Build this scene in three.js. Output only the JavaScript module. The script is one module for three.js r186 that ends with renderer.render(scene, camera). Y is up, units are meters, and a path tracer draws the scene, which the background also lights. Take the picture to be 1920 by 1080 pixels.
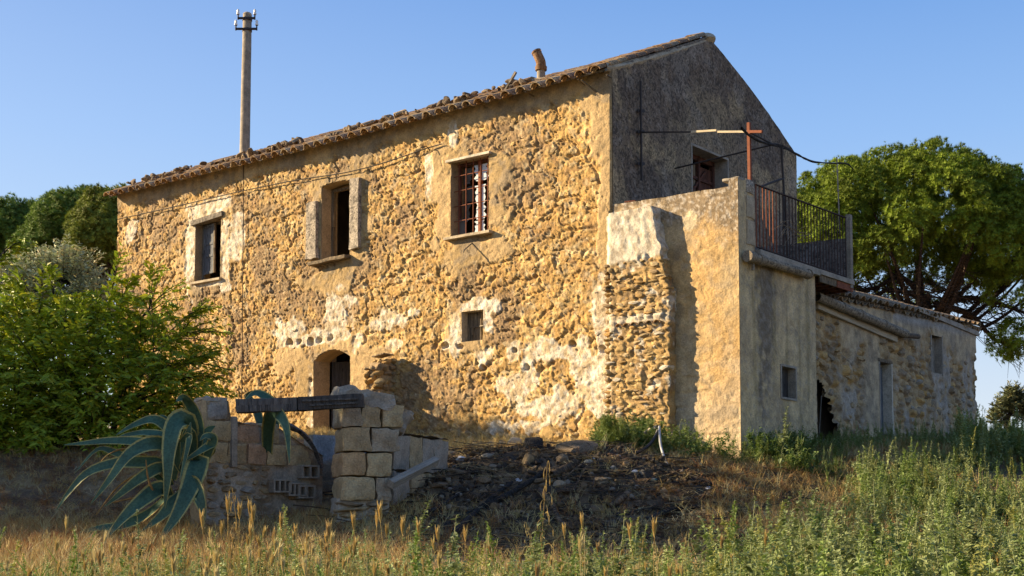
import * as THREE from 'three';
import { mergeGeometries, mergeVertices, toCreasedNormals } from 'three/addons/utils/BufferGeometryUtils.js';
import { RoundedBoxGeometry } from 'three/addons/geometries/RoundedBoxGeometry.js';

// ---------------------------------------------------------------- camera, sky, sun, exposure
const scene = new THREE.Scene();
const V3 = (x, y, z) => new THREE.Vector3(x, y, z);
const FOCAL = 2538, PY0 = 812, PITCH = THREE.MathUtils.degToRad(4), EYE = V3(0, 1.2, 0);
const camera = new THREE.PerspectiveCamera(2 * Math.atan(540 / FOCAL) * 180 / Math.PI, 16 / 9, 0.1, 2000);
camera.position.copy(EYE);
camera.rotation.x = PITCH;
camera.setViewOffset(1920, 1080, 0, 540 - PY0, 1920, 1080);      // a shift lens: verticals stay upright
camera.updateProjectionMatrix();
scene.add(camera);

// building axes: local +x runs along the long front towards the near corner, local +z points out of the front
const cu = V3(-3190 / FOCAL, 0, -1.0025).normalize();
const AX = cu.clone().negate(), AZ = V3(-AX.z, 0, AX.x);
const sunTravel = AX.clone().multiplyScalar(0.56).addScaledVector(AZ, -0.275).add(V3(0, -0.265, 0)).normalize();
const sunDir = sunTravel.clone().negate();

const EXPOSURE = 2.9;
function makeSky() {
  const W = 1024, Hh = 512, d = new Float32Array(W * Hh * 4);
  const stops = [[-90, .20, .19, .17], [-2, .20, .20, .19], [0, .96, .96, .93], [5, .69, .80, .92], [10, .47, .67, .94], [16, .31, .53, .91], [22, .185, .385, .80], [45, .10, .24, .57], [90, .06, .15, .42]];
  for (let j = 0; j < Hh; j++) {
    const el = ((j + .5) / Hh - .5) * 180; let k = 0;
    while (k < stops.length - 2 && el > stops[k + 1][0]) k++;
    const a = stops[k], b = stops[k + 1], t = THREE.MathUtils.clamp((el - a[0]) / (b[0] - a[0]), 0, 1), c = [1, 2, 3].map(i => a[i] + (b[i] - a[i]) * t);
    for (let i = 0; i < W; i++) {
      const az = ((i + .5) / W - .5) * 2 * Math.PI, e = el * Math.PI / 180, v = V3(Math.cos(e) * Math.cos(az), Math.sin(e), Math.cos(e) * Math.sin(az));
      const cs = Math.max(0, v.dot(sunDir)), glow = el > 0 ? .26 * cs ** 2 + .5 * cs ** 24 : 0, o = (j * W + i) * 4;
      d[o] = (c[0] + glow * 1.0) / EXPOSURE; d[o + 1] = (c[1] + glow * .85) / EXPOSURE; d[o + 2] = (c[2] + glow * .6) / EXPOSURE; d[o + 3] = 1;
    }
  }
  const t = new THREE.DataTexture(d, W, Hh, THREE.RGBAFormat, THREE.FloatType);
  t.mapping = THREE.EquirectangularReflectionMapping; t.magFilter = THREE.LinearFilter; t.needsUpdate = true;
  return t;
}
scene.background = makeSky();
scene.environment = scene.background;
const sun = new THREE.DirectionalLight(new THREE.Color(1.0, 0.78, 0.48), 5);
sun.position.copy(sunDir).multiplyScalar(120).add(V3(0, 3, -28));
sun.target.position.set(0, 3, -28);
sun.castShadow = true; sun.shadow.mapSize.set(4096, 4096); sun.shadow.radius = 1;
Object.assign(sun.shadow.camera, { left: -50, right: 50, top: 50, bottom: -50, near: 1, far: 260 });
scene.add(sun, sun.target);
const renderer = new THREE.WebGLRenderer({ antialias: true });
renderer.setSize(1024, 576);
renderer.toneMapping = THREE.LinearToneMapping;
renderer.toneMappingExposure = EXPOSURE;
renderer.shadowMap.enabled = true; renderer.shadowMap.type = THREE.PCFSoftShadowMap;

// ---------------------------------------------------------------- numbers
let SEED = 7;
function rng(seed) { let a = seed >>> 0; return () => { a = (a + 0x6D2B79F5) | 0; let t = Math.imul(a ^ (a >>> 15), 1 | a); t = (t + Math.imul(t ^ (t >>> 7), 61 | t)) ^ t; return ((t ^ (t >>> 14)) >>> 0) / 4294967296; }; }
const R = rng(12345), U = (a, b, r = R) => a + (b - a) * r(), pickOf = (a, r = R) => a[Math.floor(r() * a.length)];
const clamp = THREE.MathUtils.clamp, mix = (a, b, t) => a + (b - a) * t, sst = (a, b, x) => { const t = clamp((x - a) / (b - a), 0, 1); return t * t * (3 - 2 * t); };
function hash(x, y, z) { let h = Math.imul(x, 374761393) ^ Math.imul(y, 668265263) ^ Math.imul(z, 1274126177); h = Math.imul(h ^ (h >>> 13), 1103515245); return ((h ^ (h >>> 16)) >>> 0) / 4294967296; }
function vn(x, y, z = 0, per = 0) {
  const xi = Math.floor(x), yi = Math.floor(y), zi = Math.floor(z), fx = x - xi, fy = y - yi, fz = z - zi, w = per ? (v) => ((v % per) + per) % per : (v) => v;
  const u = fx * fx * (3 - 2 * fx), v = fy * fy * (3 - 2 * fy), s = fz * fz * (3 - 2 * fz), x0 = w(xi), x1 = w(xi + 1), y0 = w(yi), y1 = w(yi + 1);
  const pl = z => { const a = hash(x0, y0, z), b = hash(x1, y0, z), c = hash(x0, y1, z), d = hash(x1, y1, z); return a + (b - a) * u + (c - a) * v + (a - b - c + d) * u * v; };
  const p = pl(zi); return (s === 0 ? p : p + (pl(zi + 1) - p) * s) * 2 - 1;
}
function fbm(x, y, z = 0, o = 4) { let a = .5, s = 0, f = 1; for (let i = 0; i < o; i++) { s += a * vn(x * f, y * f, z * f + i * 7); a *= .5; f *= 2.03; } return s; }
function voro(x, y, sd) {
  const xi = Math.floor(x), yi = Math.floor(y); let f1 = 9, f2 = 9, id = 0, ox = 0, oy = 0;
  for (let j = -1; j < 2; j++) for (let i = -1; i < 2; i++) {
    const cx = xi + i, cy = yi + j, dx = cx + .5 + .9 * (hash(cx, cy, sd) - .5) - x, dy = cy + .5 + .9 * (hash(cx, cy, sd + 1) - .5) - y, d = Math.hypot(dx, dy);
    if (d < f1) { f2 = f1; f1 = d; id = hash(cx, cy, sd + 2); ox = dx; oy = dy; } else if (d < f2) f2 = d;
  }
  return [f1, f2, id, ox, oy];
}

// ---------------------------------------------------------------- places: pixels of the photograph turned into points on real planes
const camQ = new THREE.Quaternion().setFromEuler(new THREE.Euler(PITCH, 0, 0));
const rayOf = (px, py) => V3((px - 960) / FOCAL, -(py - PY0) / FOCAL, -1).applyQuaternion(camQ);
const at = (px, py, depth) => { const r = rayOf(px, py); return r.multiplyScalar(depth / -r.z).add(EYE); };
const pxm = d => FOCAL / d;
const HB = 2.6, O = at(1148, 125, 25.8); O.y = HB;
const toWorld = (x, y, z) => O.clone().addScaledVector(AX, x).addScaledVector(AZ, z).add(V3(0, y, 0));
const toLocal = p => { const q = p.clone().sub(O); return V3(q.dot(AX), q.y, q.dot(AZ)); };
function onX(px, py, x) { const r = rayOf(px, py), e = toLocal(EYE), d = V3(r.dot(AX), r.y, r.dot(AZ)); return e.addScaledVector(d, (x - e.x) / d.x); }
function onZ(px, py, z = 0) { const r = rayOf(px, py), e = toLocal(EYE), d = V3(r.dot(AX), r.y, r.dot(AZ)); return e.addScaledVector(d, (z - e.z) / d.z); }
const TURN = Math.atan2(-AX.z, AX.x);
const insideHouse = (x, z, m = 0) => { const l = toLocal(V3(x, 0, z)); return (l.x > -15.7 - m && l.x < 0 + m && l.z < m && l.z > -7.6 - m) || (l.x > -.1 && l.x < 2.71 + m && l.z < .2 + m && l.z > -3.2 - m) || (l.x > -1.5 && l.x < 2.25 + m && l.z < -3 && l.z > -13.4 - m); };

// ground
const GT = [[-60, -.3], [0, .1], [8, .22], [12, .36], [14, .5], [18, .92], [20, 1.16], [22, 1.62], [24, 2.3], [26, 2.72], [29, 3.12], [35, 3.66], [60, 5.2], [80, 5.6], [130, 3], [500, -14]];
const MOUND = at(1010, 835, 22.6);
function groundBase(x, z) {
  const d = -z; let k = 0; while (k < GT.length - 2 && d > GT[k + 1][0]) k++;
  const a = GT[k], b = GT[k + 1], t = clamp((d - a[0]) / (b[0] - a[0]), 0, 1);
  let y = mix(a[1], b[1], t);
  if (d < 60) y += -.012 * Math.max(0, x - 1) * sst(24, 34, d);
  return y;
}
function moundK(x, z) { const dx = (x - MOUND.x - .2) / 3.4, dz = (z - MOUND.z - .5) / 2.0; return Math.exp(-(dx * dx * dx * dx * .6 + dx * dx * .4) - dz * dz); }
const burnK = (x, z) => { const dx = (x - 1.4) / 4.0, dz = (z + 20.4) / 3.1; return Math.exp(-(dx ** 4) - dz ** 4); };
function ground(x, z) {
  const mk = moundK(x, z); let y = groundBase(x, z) + .62 * mk;
  const near = sst(60, 20, -z);
  y += near * (.10 * fbm(x * .5, z * .5, 3, 3) + .035 * fbm(x * 2.1, z * 2.1, 5, 3)) + Math.max(mk, burnK(x, z) * .8) * (.20 * fbm(x * 1.7, z * 1.7, 9, 4) + .14 * Math.abs(fbm(x * 4, z * 4, 11, 3)));
  return y;
}
const gp = (px, py) => { const r = rayOf(px, py); let t = 5; for (; t < 90; t += .04) { const x = r.x * t, z = r.z * t; if (EYE.y + r.y * t < ground(x, z)) break; } return V3(r.x * t, ground(r.x * t, r.z * t), r.z * t); };

// ---------------------------------------------------------------- textures and materials
function tex(n, f, rep = 1, srgb = true) {
  const d = new Uint8Array(n * n * 4);
  for (let j = 0; j < n; j++) for (let i = 0; i < n; i++) { const c = f(i / n, j / n), o = (j * n + i) * 4; for (let k = 0; k < 3; k++) d[o + k] = clamp(Math.round(255 * (c.length ? c[k] : c)), 0, 255); d[o + 3] = 255; }
  const t = new THREE.DataTexture(d, n, n, THREE.RGBAFormat); t.wrapS = t.wrapT = THREE.RepeatWrapping; t.magFilter = THREE.LinearFilter; t.minFilter = THREE.LinearMipmapLinearFilter; t.generateMipmaps = true;
  t.repeat.set(rep, rep); if (srgb) t.colorSpace = THREE.SRGBColorSpace; t.needsUpdate = true; return t;
}
const pf = (u, v, p, o, z = 0) => { let s = 0, a = .5; for (let i = 0; i < o; i++) { s += a * vn(u * p, v * p, z + i * 3, p); a *= .55; p *= 2; } return s; };
const T = {
  grain: tex(512, (u, v) => { const n = pf(u, v, 8, 6), s = pf(u, v, 64, 2, 20); return .86 + .16 * n + .16 * s; }, .8),
  bump: tex(512, (u, v) => .5 + .42 * pf(u, v, 10, 6, 40) + .14 * pf(u, v, 90, 2, 50), .8, false),
  lichen: tex(512, (u, v) => { const a = pf(u, v, 6, 4, 60), b = pf(u, v, 70, 3, 61), c = pf(u, v, 46, 3, 67), w = sst(.10, .30, b + .35 * a), k = sst(.12, .3, c - .3 * a); const g = mix(mix(.80, 1, w), .56, k); return [g, g * .99, g * .98]; }, .5),
  wood: tex(512, (u, v) => { const n = pf(u, v * .12, 40, 3, 70) + .5 * pf(u, v * .25, 120, 2, 71), c = Math.abs(pf(u, v * .08, 12, 2, 73)); return .72 + .3 * n - .35 * sst(.05, 0, c); }, 1),
  bark: tex(512, (u, v) => { const a = Math.abs(pf(u, v * .3, 14, 4, 80)); return .45 + 1.1 * a; }, 1),
  rust: tex(256, (u, v) => { const a = pf(u, v, 10, 5, 90); return [.8 + .3 * a, .72 + .4 * a, .66 + .5 * a]; }, 3),
};
const mat = (rgb, o = {}) => { const { map = T.grain, bump = T.bump, bs = .006, ...rest } = o; const m = new THREE.MeshStandardMaterial({ color: new THREE.Color().setRGB(...rgb), roughness: .95, map, side: THREE.DoubleSide, ...rest }); if (bump) { m.bumpMap = bump; m.bumpScale = bs; } return m; };
const phys = (rgb, o = {}) => new THREE.MeshPhysicalMaterial({ color: new THREE.Color().setRGB(...rgb), roughness: .8, side: THREE.DoubleSide, ...o });
const leafMat = (rgb, tr = .35, rough = .7) => phys(rgb, { transmission: tr, thickness: 0, roughness: rough, specularIntensity: .35 });
const M = {
  wall: mat([1, 1, 1], { vertexColors: true, bs: .022 }),
  lichenWall: mat([1, 1, 1], { vertexColors: true, map: T.lichen, bs: .010 }),
  stones: [[.50, .33, .125], [.56, .40, .18], [.43, .265, .09], [.60, .45, .24], [.40, .29, .15], [.52, .31, .10], [.36, .25, .13]].map(c => mat(c, { bs: .012 })),
  greyStones: [[.48, .36, .205], [.40, .315, .21], [.52, .36, .18], [.46, .41, .33], [.34, .26, .165]].map(c => mat(c, { bs: .012 })),
  stoneI: mat([1, 1, 1], { bs: .012 }),
  tiles: [[.46, .28, .13], [.52, .35, .18], [.38, .23, .11], [.50, .38, .23], [.34, .24, .15]].map(c => mat(c, { map: T.lichen, bs: .006 })),
  darkRocks: [[.23, .17, .11], [.30, .22, .135], [.17, .125, .085], [.36, .27, .17]].map(c => mat(c, { map: T.lichen, bs: .01 })),
  plaster: mat([.47, .34, .19], { bs: .008 }), plasterLight: mat([.55, .45, .31], { bs: .01 }), white: mat([.72, .64, .50], { bs: .014 }), grey: mat([.40, .35, .28], { bs: .012 }),
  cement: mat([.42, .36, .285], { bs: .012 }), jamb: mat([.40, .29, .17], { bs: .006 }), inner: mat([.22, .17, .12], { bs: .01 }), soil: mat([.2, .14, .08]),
  pilaster: mat([.45, .39, .31], { map: T.lichen, bs: .014 }),
  rust: mat([.30, .10, .04], { map: T.rust, bs: .002, roughness: .85 }), darkRust: mat([.065, .035, .025], { map: T.rust, bs: .002, roughness: .8 }), iron: mat([.035, .03, .03], { map: T.rust, bs: .001, roughness: .7 }),
  paleBar: mat([.62, .52, .36], { bs: .002 }), redwood: mat([.20, .075, .045], { map: T.wood, bump: T.wood, bs: .003 }),
  bluewood: mat([.22, .23, .25], { map: T.wood, bump: T.wood, bs: .003 }), oldwood: mat([.30, .22, .13], { map: T.wood, bump: T.wood, bs: .005 }), greywood: mat([.33, .28, .22], { map: T.wood, bump: T.wood, bs: .006 }),
  char: mat([.075, .066, .06], { map: T.wood, bump: T.wood, bs: .012, roughness: .75 }), charGrey: mat([.15, .14, .13], { map: T.wood, bump: T.wood, bs: .012, roughness: .75 }),
  charLog: mat([.028, .023, .020], { map: T.bark, bump: T.bark, bs: .02 }), paleLog: mat([.20, .13, .075], { map: T.bark, bump: T.bark, bs: .02 }),
  bark: mat([.105, .065, .045], { map: T.bark, bump: T.bark, bs: .05 }), oliveBark: mat([.09, .065, .045], { map: T.bark, bump: T.bark, bs: .03 }), vine: mat([.035, .026, .022], { map: T.bark, bump: T.bark, bs: .01 }),
  concrete: mat([.34, .29, .225], { bs: .006 }), pipe: mat([.33, .27, .19], { map: T.lichen, bs: .006 }), rustPipe: mat([.27, .18, .095], { map: T.rust, bs: .004 }),
  glass: phys([.78, .82, .86], { transmission: .35, thickness: 0, roughness: .25, specularIntensity: 1 }), dusty: phys([.16, .14, .12], { transmission: .5, thickness: 0, roughness: .35 }),  // glass: blue-white colour stands in for sky reflected in the shards
  porcelain: phys([.75, .74, .70], { roughness: .2 }), plastic: mat([.66, .67, .70], { bump: null, roughness: .5 }), turq: mat([.05, .32, .34], { bump: null, roughness: .5 }), hose: mat([.42, .43, .44], { bs: .002, roughness: .6 }), blackHose: mat([.02, .02, .022], { bs: .002, roughness: .5 }), cable: mat([.035, .03, .028], { bump: null }),
  pinkStone: mat([.50, .36, .29], { bs: .012 }), shutterGrey: mat([.17, .185, .2], { bs: .004 }), panel: mat([.42, .31, .19], { map: T.wood, bs: .002 }),
};

// ---------------------------------------------------------------- object helpers
const taken = new Map();
function numbered(n) { const k = taken.get(n) || 0; taken.set(n, k + 1); return k ? `${n}_${String(k).padStart(3, '0')}` : n; }
const shade = o => { o.traverse(c => { if (c.isMesh) c.castShadow = c.receiveShadow = true; }); return o; };
function thing(name, label, category, pos = V3(0, 0, 0), turn = 0, group) {
  const o = new THREE.Group(); o.name = numbered(name); o.position.copy(pos); o.rotation.y = turn; o.userData = { label, category, kind: 'thing' }; if (group) o.userData.group = group; scene.add(o); return o;
}
function part(name, geo, m, parent, p, r, s) { const o = new THREE.Mesh(geo, m); o.name = name; if (p) o.position.set(...p); if (r) o.rotation.set(...r); if (s) Array.isArray(s) ? o.scale.set(...s) : o.scale.setScalar(s); o.castShadow = o.receiveShadow = true; parent.add(o); return o; }
function single(name, geo, m, label, category, pos = V3(0, 0, 0), group, rot) { const o = part(numbered(name), geo, m, scene, [pos.x, pos.y, pos.z], rot); o.userData = { label, category, kind: 'thing' }; if (group) o.userData.group = group; return o; }
function struct(name, geo, m) { const o = part(name, geo, m, scene); o.userData = { kind: 'structure' }; return o; }
const _q = new THREE.Quaternion(), _e = new THREE.Euler();
const mtx = (p, r, s) => new THREE.Matrix4().compose(p, _q.clone().setFromEuler(_e.set(...r)), s);
function inst(name, geo, m, list, parent, cols) { // list of Matrix4
  const o = new THREE.InstancedMesh(geo, m, list.length); o.name = name; list.forEach((x, i) => o.setMatrixAt(i, x)); if (cols) { const c = new THREE.Color(); list.forEach((_, i) => o.setColorAt(i, c.setRGB(...cols(i)))); }
  o.castShadow = o.receiveShadow = true; o.userData.kind = 'stuff'; parent.add(o); return o;
}
function flat(g) { const n = g.index ? g.toNonIndexed() : g.clone(); for (const k of Object.keys(n.attributes)) if (!['position', 'normal', 'uv'].includes(k)) n.deleteAttribute(k); if (!n.attributes.uv) boxUV(n); return n; }
const merge = a => a.length === 1 ? a[0] : mergeGeometries(a.map(flat));
function boxUV(g) {
  const n = g.index ? g.toNonIndexed() : g; if (!n.attributes.normal) n.computeVertexNormals();
  const p = n.attributes.position, q = n.attributes.normal, uv = new Float32Array(p.count * 2);
  for (let i = 0; i < p.count; i += 3) {
    const x = Math.abs(q.getX(i) + q.getX(i + 1) + q.getX(i + 2)), y = Math.abs(q.getY(i) + q.getY(i + 1) + q.getY(i + 2)), z = Math.abs(q.getZ(i) + q.getZ(i + 1) + q.getZ(i + 2));
    for (let k = i; k < i + 3; k++) { const a = y > x && y > z ? [p.getX(k), p.getZ(k)] : x > z ? [p.getZ(k), p.getY(k)] : [p.getX(k), p.getY(k)]; uv[k * 2] = a[0]; uv[k * 2 + 1] = a[1]; }
  }
  n.setAttribute('uv', new THREE.BufferAttribute(uv, 2)); return n;
}
const xf = (g, p, r = [0, 0, 0], s = [1, 1, 1]) => g.clone().applyMatrix4(mtx(V3(...p), r, V3(...s)));
const SEEDR = rng(99);
function rockGeo(seed, o = {}) { // angular weathered stone in a unit cube
  const { cuts = 9, det = 2, rough = .10, crease = .55 } = o, r = rng(seed * 7919 + 13);
  let g = new THREE.IcosahedronGeometry(.5, det); g.deleteAttribute('normal'); g.deleteAttribute('uv'); g = mergeVertices(g, 1e-4);
  const p = g.attributes.position, v = V3(), pl = [];
  for (let i = 0; i < cuts; i++) pl.push([V3(U(-1, 1, r), U(-1, 1, r), U(-1, 1, r)).normalize(), U(.26, .44, r)]);
  for (let i = 0; i < p.count; i++) {
    v.fromBufferAttribute(p, i);
    for (const [n, d] of pl) { const e = v.dot(n) - d; if (e > 0) v.addScaledVector(n, -e); }
    const s = 1 + rough * vn(v.x * 5 + seed * 3, v.y * 5, v.z * 5); p.setXYZ(i, v.x * s * 1.15, v.y * s * 1.15, v.z * s * 1.15);
  }
  return boxUV(toCreasedNormals(g, crease));
}
function hewnGeo(seed) { // squarish broken stone with a rough face
  const r = rng(seed * 977 + 5); let g = new THREE.BoxGeometry(1, 1, 1, 3, 3, 2); g.deleteAttribute('normal'); g.deleteAttribute('uv'); g = mergeVertices(g, 1e-4);
  const p = g.attributes.position, v = V3(), pl = []; for (let i = 0; i < 8; i++) { const t = i * .785 + U(-.3, .3, r); pl.push([V3(Math.cos(t), Math.sin(t), U(.1, .5, r)).normalize(), U(.36, .50, r)]); } for (let i = 0; i < 3; i++) pl.push([V3(U(-.6, .6, r), U(-.6, .6, r), 1).normalize(), U(.36, .46, r)]);
  for (let i = 0; i < p.count; i++) { v.fromBufferAttribute(p, i); for (const [n, d] of pl) { const e = v.dot(n) - d; if (e > 0) v.addScaledVector(n, -e); } v.x += .07 * vn(v.x * 3 + seed, v.y * 3, v.z * 3); v.y += .07 * vn(v.x * 3, v.y * 3 + seed, v.z * 3 + 5); v.z += .06 * vn(v.x * 4, v.y * 4, seed); p.setXYZ(i, v.x, v.y, v.z); }
  return boxUV(toCreasedNormals(g, .42));
}
const ROCKS = Array.from({ length: 14 }, (_, i) => rockGeo(i)), SLABS = Array.from({ length: 12 }, (_, i) => hewnGeo(50 + i));
const ROCKS1 = Array.from({ length: 10 }, (_, i) => rockGeo(80 + i, { det: 1, crease: .8 }));
function blockGeo(w, h, d, seed, j = .012) { // hewn block
  let g = new THREE.BoxGeometry(w, h, d, 8, 6, 4); g.deleteAttribute('normal'); g.deleteAttribute('uv'); g = mergeVertices(g, 1e-4);
  const p = g.attributes.position, v = V3(), b = .042 * Math.min(w, h, d) + .004;
  for (let i = 0; i < p.count; i++) {
    v.fromBufferAttribute(p, i);
    const ex = sst(w / 2 - 2 * b, w / 2, Math.abs(v.x)), ey = sst(h / 2 - 2 * b, h / 2, Math.abs(v.y)), ez = sst(d / 2 - 2 * b, d / 2, Math.abs(v.z)), e = ex * ey + ey * ez + ex * ez;
    v.addScaledVector(v.clone().normalize(), -Math.min(e, 1.6) * b * (.42 + 1.6 * Math.max(0, vn(v.x * 4 + seed * 3.1, v.y * 4, v.z * 4 + seed))));
    v.x += j * vn(v.x * 9 + seed, v.y * 9, v.z * 9); v.y += j * vn(v.x * 9, v.y * 9 + seed, v.z * 9 + 7); v.z += j * vn(v.x * 9 + 3, v.y * 9, v.z * 9 + seed);
    p.setXYZ(i, v.x, v.y, v.z);
  }
  return boxUV(toCreasedNormals(g, .6));
}
const box = (w, h, d, r = .006) => new RoundedBoxGeometry(w, h, d, 1, Math.min(r, w * .3, h * .3, d * .3));
function beamGeo(w, h, d) { return boxUV(box(w, h, d)); }
function bar(a, b, r = .012, n = 6) { const d = b.clone().sub(a), g = new THREE.CylinderGeometry(r, r, d.length(), n, 1); g.applyQuaternion(_q.clone().setFromUnitVectors(V3(0, 1, 0), d.clone().normalize())); g.translate(...a.clone().add(b).multiplyScalar(.5).toArray()); return g; }
function flatBar(a, b, w, t) { const d = b.clone().sub(a), g = box(w, d.length(), t, .003); g.applyQuaternion(_q.clone().setFromUnitVectors(V3(0, 1, 0), d.clone().normalize())); g.translate(...a.clone().add(b).multiplyScalar(.5).toArray()); return g; }
function limb(pts, r0, r1, seg = 12, n = 7, wob = 0, seed = 1) { // tapered crooked tube through points
  const c = new THREE.CatmullRomCurve3(pts), g = new THREE.TubeGeometry(c, seg, 1, n, false), p = g.attributes.position, v = V3(), q = V3();
  for (let i = 0; i <= seg; i++) { c.getPointAt(i / seg, q); for (let k = 0; k <= n; k++) { const id = i * (n + 1) + k; v.fromBufferAttribute(p, id).sub(q); const rr = mix(r0, r1, i / seg) * (1 + wob * vn(i * .9 + seed * 5, (k % n) * 1.7, seed)); v.multiplyScalar(rr).add(q); p.setXYZ(id, v.x, v.y, v.z); } }
  const uv = g.attributes.uv, L = c.getLength(); for (let i = 0; i < uv.count; i++) uv.setXY(i, uv.getX(i) * L, uv.getY(i) * Math.max(.3, 6 * r0)); g.computeVertexNormals(); return g;
}
function lines(a, b, step, extra = []) { const n = Math.max(1, Math.round(Math.abs(b - a) / step)), o = []; for (let i = 0; i <= n; i++) o.push(a + (b - a) * i / n); for (const e of extra) if (e > a && e < b) { let k = 0; for (let i = 1; i < o.length - 1; i++) if (Math.abs(o[i] - e) < Math.abs(o[k] - e)) k = i; if (k > 0) o[k] = e; } return o.sort((x, y) => x - y); }
function sheet({ s0, s1, t0, t1, step, es = [], et = [], top, hole, place, h, col, flip }) {
  const ss = lines(s0, s1, step, es), ts = lines(t0, t1, step, et), n = ss.length, m = ts.length, P = new Float32Array(n * m * 3), UVs = new Float32Array(n * m * 2), C = col && new Float32Array(n * m * 3), over = new Uint8Array(n * m), idx = [];
  for (let j = 0; j < m; j++) for (let i = 0; i < n; i++) {
    const s = ss[i]; let t = ts[j]; const k = j * n + i; if (top) { const tp = top(s); if (t > tp) { t = tp; over[k] = 1; } }
    const q = place(s, t, h ? h(s, t) : 0); P.set(q, k * 3); UVs[k * 2] = s; UVs[k * 2 + 1] = t; if (C) C.set(col(s, t), k * 3);
  }
  for (let j = 0; j < m - 1; j++) for (let i = 0; i < n - 1; i++) {
    const a = j * n + i, b = a + 1, c = a + n, d = c + 1; if (over[a] && over[b]) continue; if (hole && hole((ss[i] + ss[i + 1]) / 2, (ts[j] + ts[j + 1]) / 2)) continue;
    if (flip) idx.push(a, c, b, b, c, d); else idx.push(a, b, c, b, d, c);
  }
  const g = new THREE.BufferGeometry(); g.setAttribute('position', new THREE.BufferAttribute(P, 3)); g.setAttribute('uv', new THREE.BufferAttribute(UVs, 2)); if (C) g.setAttribute('color', new THREE.BufferAttribute(C, 3)); g.setIndex(idx); g.computeVertexNormals(); return g;
}
const ONES = ['', 'first', 'second', 'third', 'fourth', 'fifth', 'sixth', 'seventh', 'eighth', 'ninth', 'tenth', 'eleventh', 'twelfth', 'thirteenth', 'fourteenth', 'fifteenth', 'sixteenth', 'seventeenth', 'eighteenth', 'nineteenth', 'twentieth'], ordinal = n => n <= 20 ? ONES[n] : n < 30 ? 'twenty-' + ONES[n - 20] : n === 30 ? 'thirtieth' : 'thirty-' + ONES[n - 30];
const mixc = (a, b, t) => [mix(a[0], b[0], t), mix(a[1], b[1], t), mix(a[2], b[2], t)];

// ---------------------------------------------------------------- ground
const nearDist = (x, z, list) => { let m = 9; for (const [a, b, r] of list) m = Math.min(m, Math.hypot(x - a, z - b) / r); return m; };
function groundCol(x, z) {
  const n = fbm(x * .9, z * .9, 31, 4), n2 = fbm(x * 6, z * 6, 33, 3), d = -z;
  let c = mixc([.15, .095, .052], [.34, .24, .115], sst(-.15, .4, n + .5 * n2));
  const burn = sst(.25, .6, burnK(x, z) + .3 * n + .15 * n2) * sst(27, 24.5, d);
  c = mixc(c, mixc([.050, .036, .024], [.18, .118, .064], sst(-.1, .35, fbm(x * 3, z * 3, 41, 4))), burn);
  const ash = sst(.3, .55, fbm(x * 1.6 + 4, z * 1.6, 47, 4) + .35 - Math.hypot((x - ASH.x) / 1.0, (z - ASH.z) / .7) * .5);
  c = mixc(c, [.13, .125, .125], ash * .6);
  if (d < 17) c = mixc(c, [.24, .175, .08], .6 * sst(4, 8, d)); if (d < 8) c = mixc(c, mixc([.50, .38, .19], [.42, .33, .15], sst(-.2, .2, n)), sst(8, 5, d));  // unseen ground near the camera is coloured pale straw to bounce warm fill
  return c;
}
const ASH = gp(1165, 972);
{
  const xs = lines(-60, -16, 4).concat(lines(-16, 15, .09), lines(15, 90, 4)).filter((v, i, a) => !i || v - a[i - 1] > 1e-6), zs = lines(4, -9, .5).concat(lines(-9, -30, .09), lines(-30, -40, .5), lines(-40, -130, 5), lines(-130, -900, 70));
  const zz = [...new Set(zs.map(v => +v.toFixed(4)))].sort((a, b) => b - a), xx = [-900, -400, -200, -100].concat(xs, [200, 400, 900]);
  const n = xx.length, m = zz.length, P = new Float32Array(n * m * 3), C = new Float32Array(n * m * 3), UVs = new Float32Array(n * m * 2), idx = [];
  for (let j = 0; j < m; j++) for (let i = 0; i < n; i++) { const k = j * n + i, x = xx[i], z = zz[j]; P.set([x, ground(x, z), z], k * 3); C.set(groundCol(x, z), k * 3); UVs.set([x, z], k * 2); }
  for (let j = 0; j < m - 1; j++) for (let i = 0; i < n - 1; i++) { const a = j * n + i, c = a + n; idx.push(a, a + 1, c, a + 1, c + 1, c); }
  const g = new THREE.BufferGeometry(); g.setAttribute('position', new THREE.BufferAttribute(P, 3)); g.setAttribute('color', new THREE.BufferAttribute(C, 3)); g.setAttribute('uv', new THREE.BufferAttribute(UVs, 2)); g.setIndex(idx); g.computeVertexNormals();
  struct('ground', g, mat([1, 1, 1], { vertexColors: true, bs: .03 }));
}

// ---------------------------------------------------------------- farmhouse
const LEN = -onZ(221, 480).x, EAVE = onZ(1146, 133).y, RIDGE = onX(1333, 74, 0), BACK = onX(1493, 290, 0), RZ = -RIDGE.z, DEPTH = -BACK.z, GB = -1.2;
const PITCHM = Math.atan2(RIDGE.y - EAVE, RZ);
const house = thing('farmhouse', 'long two-storey derelict farmhouse of ochre rubble stone with a sagging tiled roof', 'farmhouse', V3(O.x, HB, O.z), TURN);
const rect = (x0, x1, y0, y1) => { const cx = (x0 + x1) / 2, cy = (y0 + y1) / 2; return { x0: onZ(x0, cy).x, x1: onZ(x1, cy).x, y0: onZ(cx, y1).y, y1: onZ(cx, y0).y }; };
const WN1 = rect(368, 416, 413, 525), WN2 = rect(605, 659, 345, 490), WN3 = rect(848, 919, 298, 440), WN4 = rect(868, 908, 583, 640), DOOR = rect(590, 659, 672, 812);
DOOR.y0 = ground(toWorld(DOOR.x0, 0, 0).x, toWorld(DOOR.x0, 0, 0).z) - HB - .1;
const archTop = (o, x, rise) => { const u = (x - (o.x0 + o.x1) / 2) / ((o.x1 - o.x0) / 2); return o.y1 + rise * (1 - Math.min(1, u * u)); };
const inRect = (o, x, y) => x > o.x0 && x < o.x1 && y > o.y0 && y < o.y1;
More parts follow.
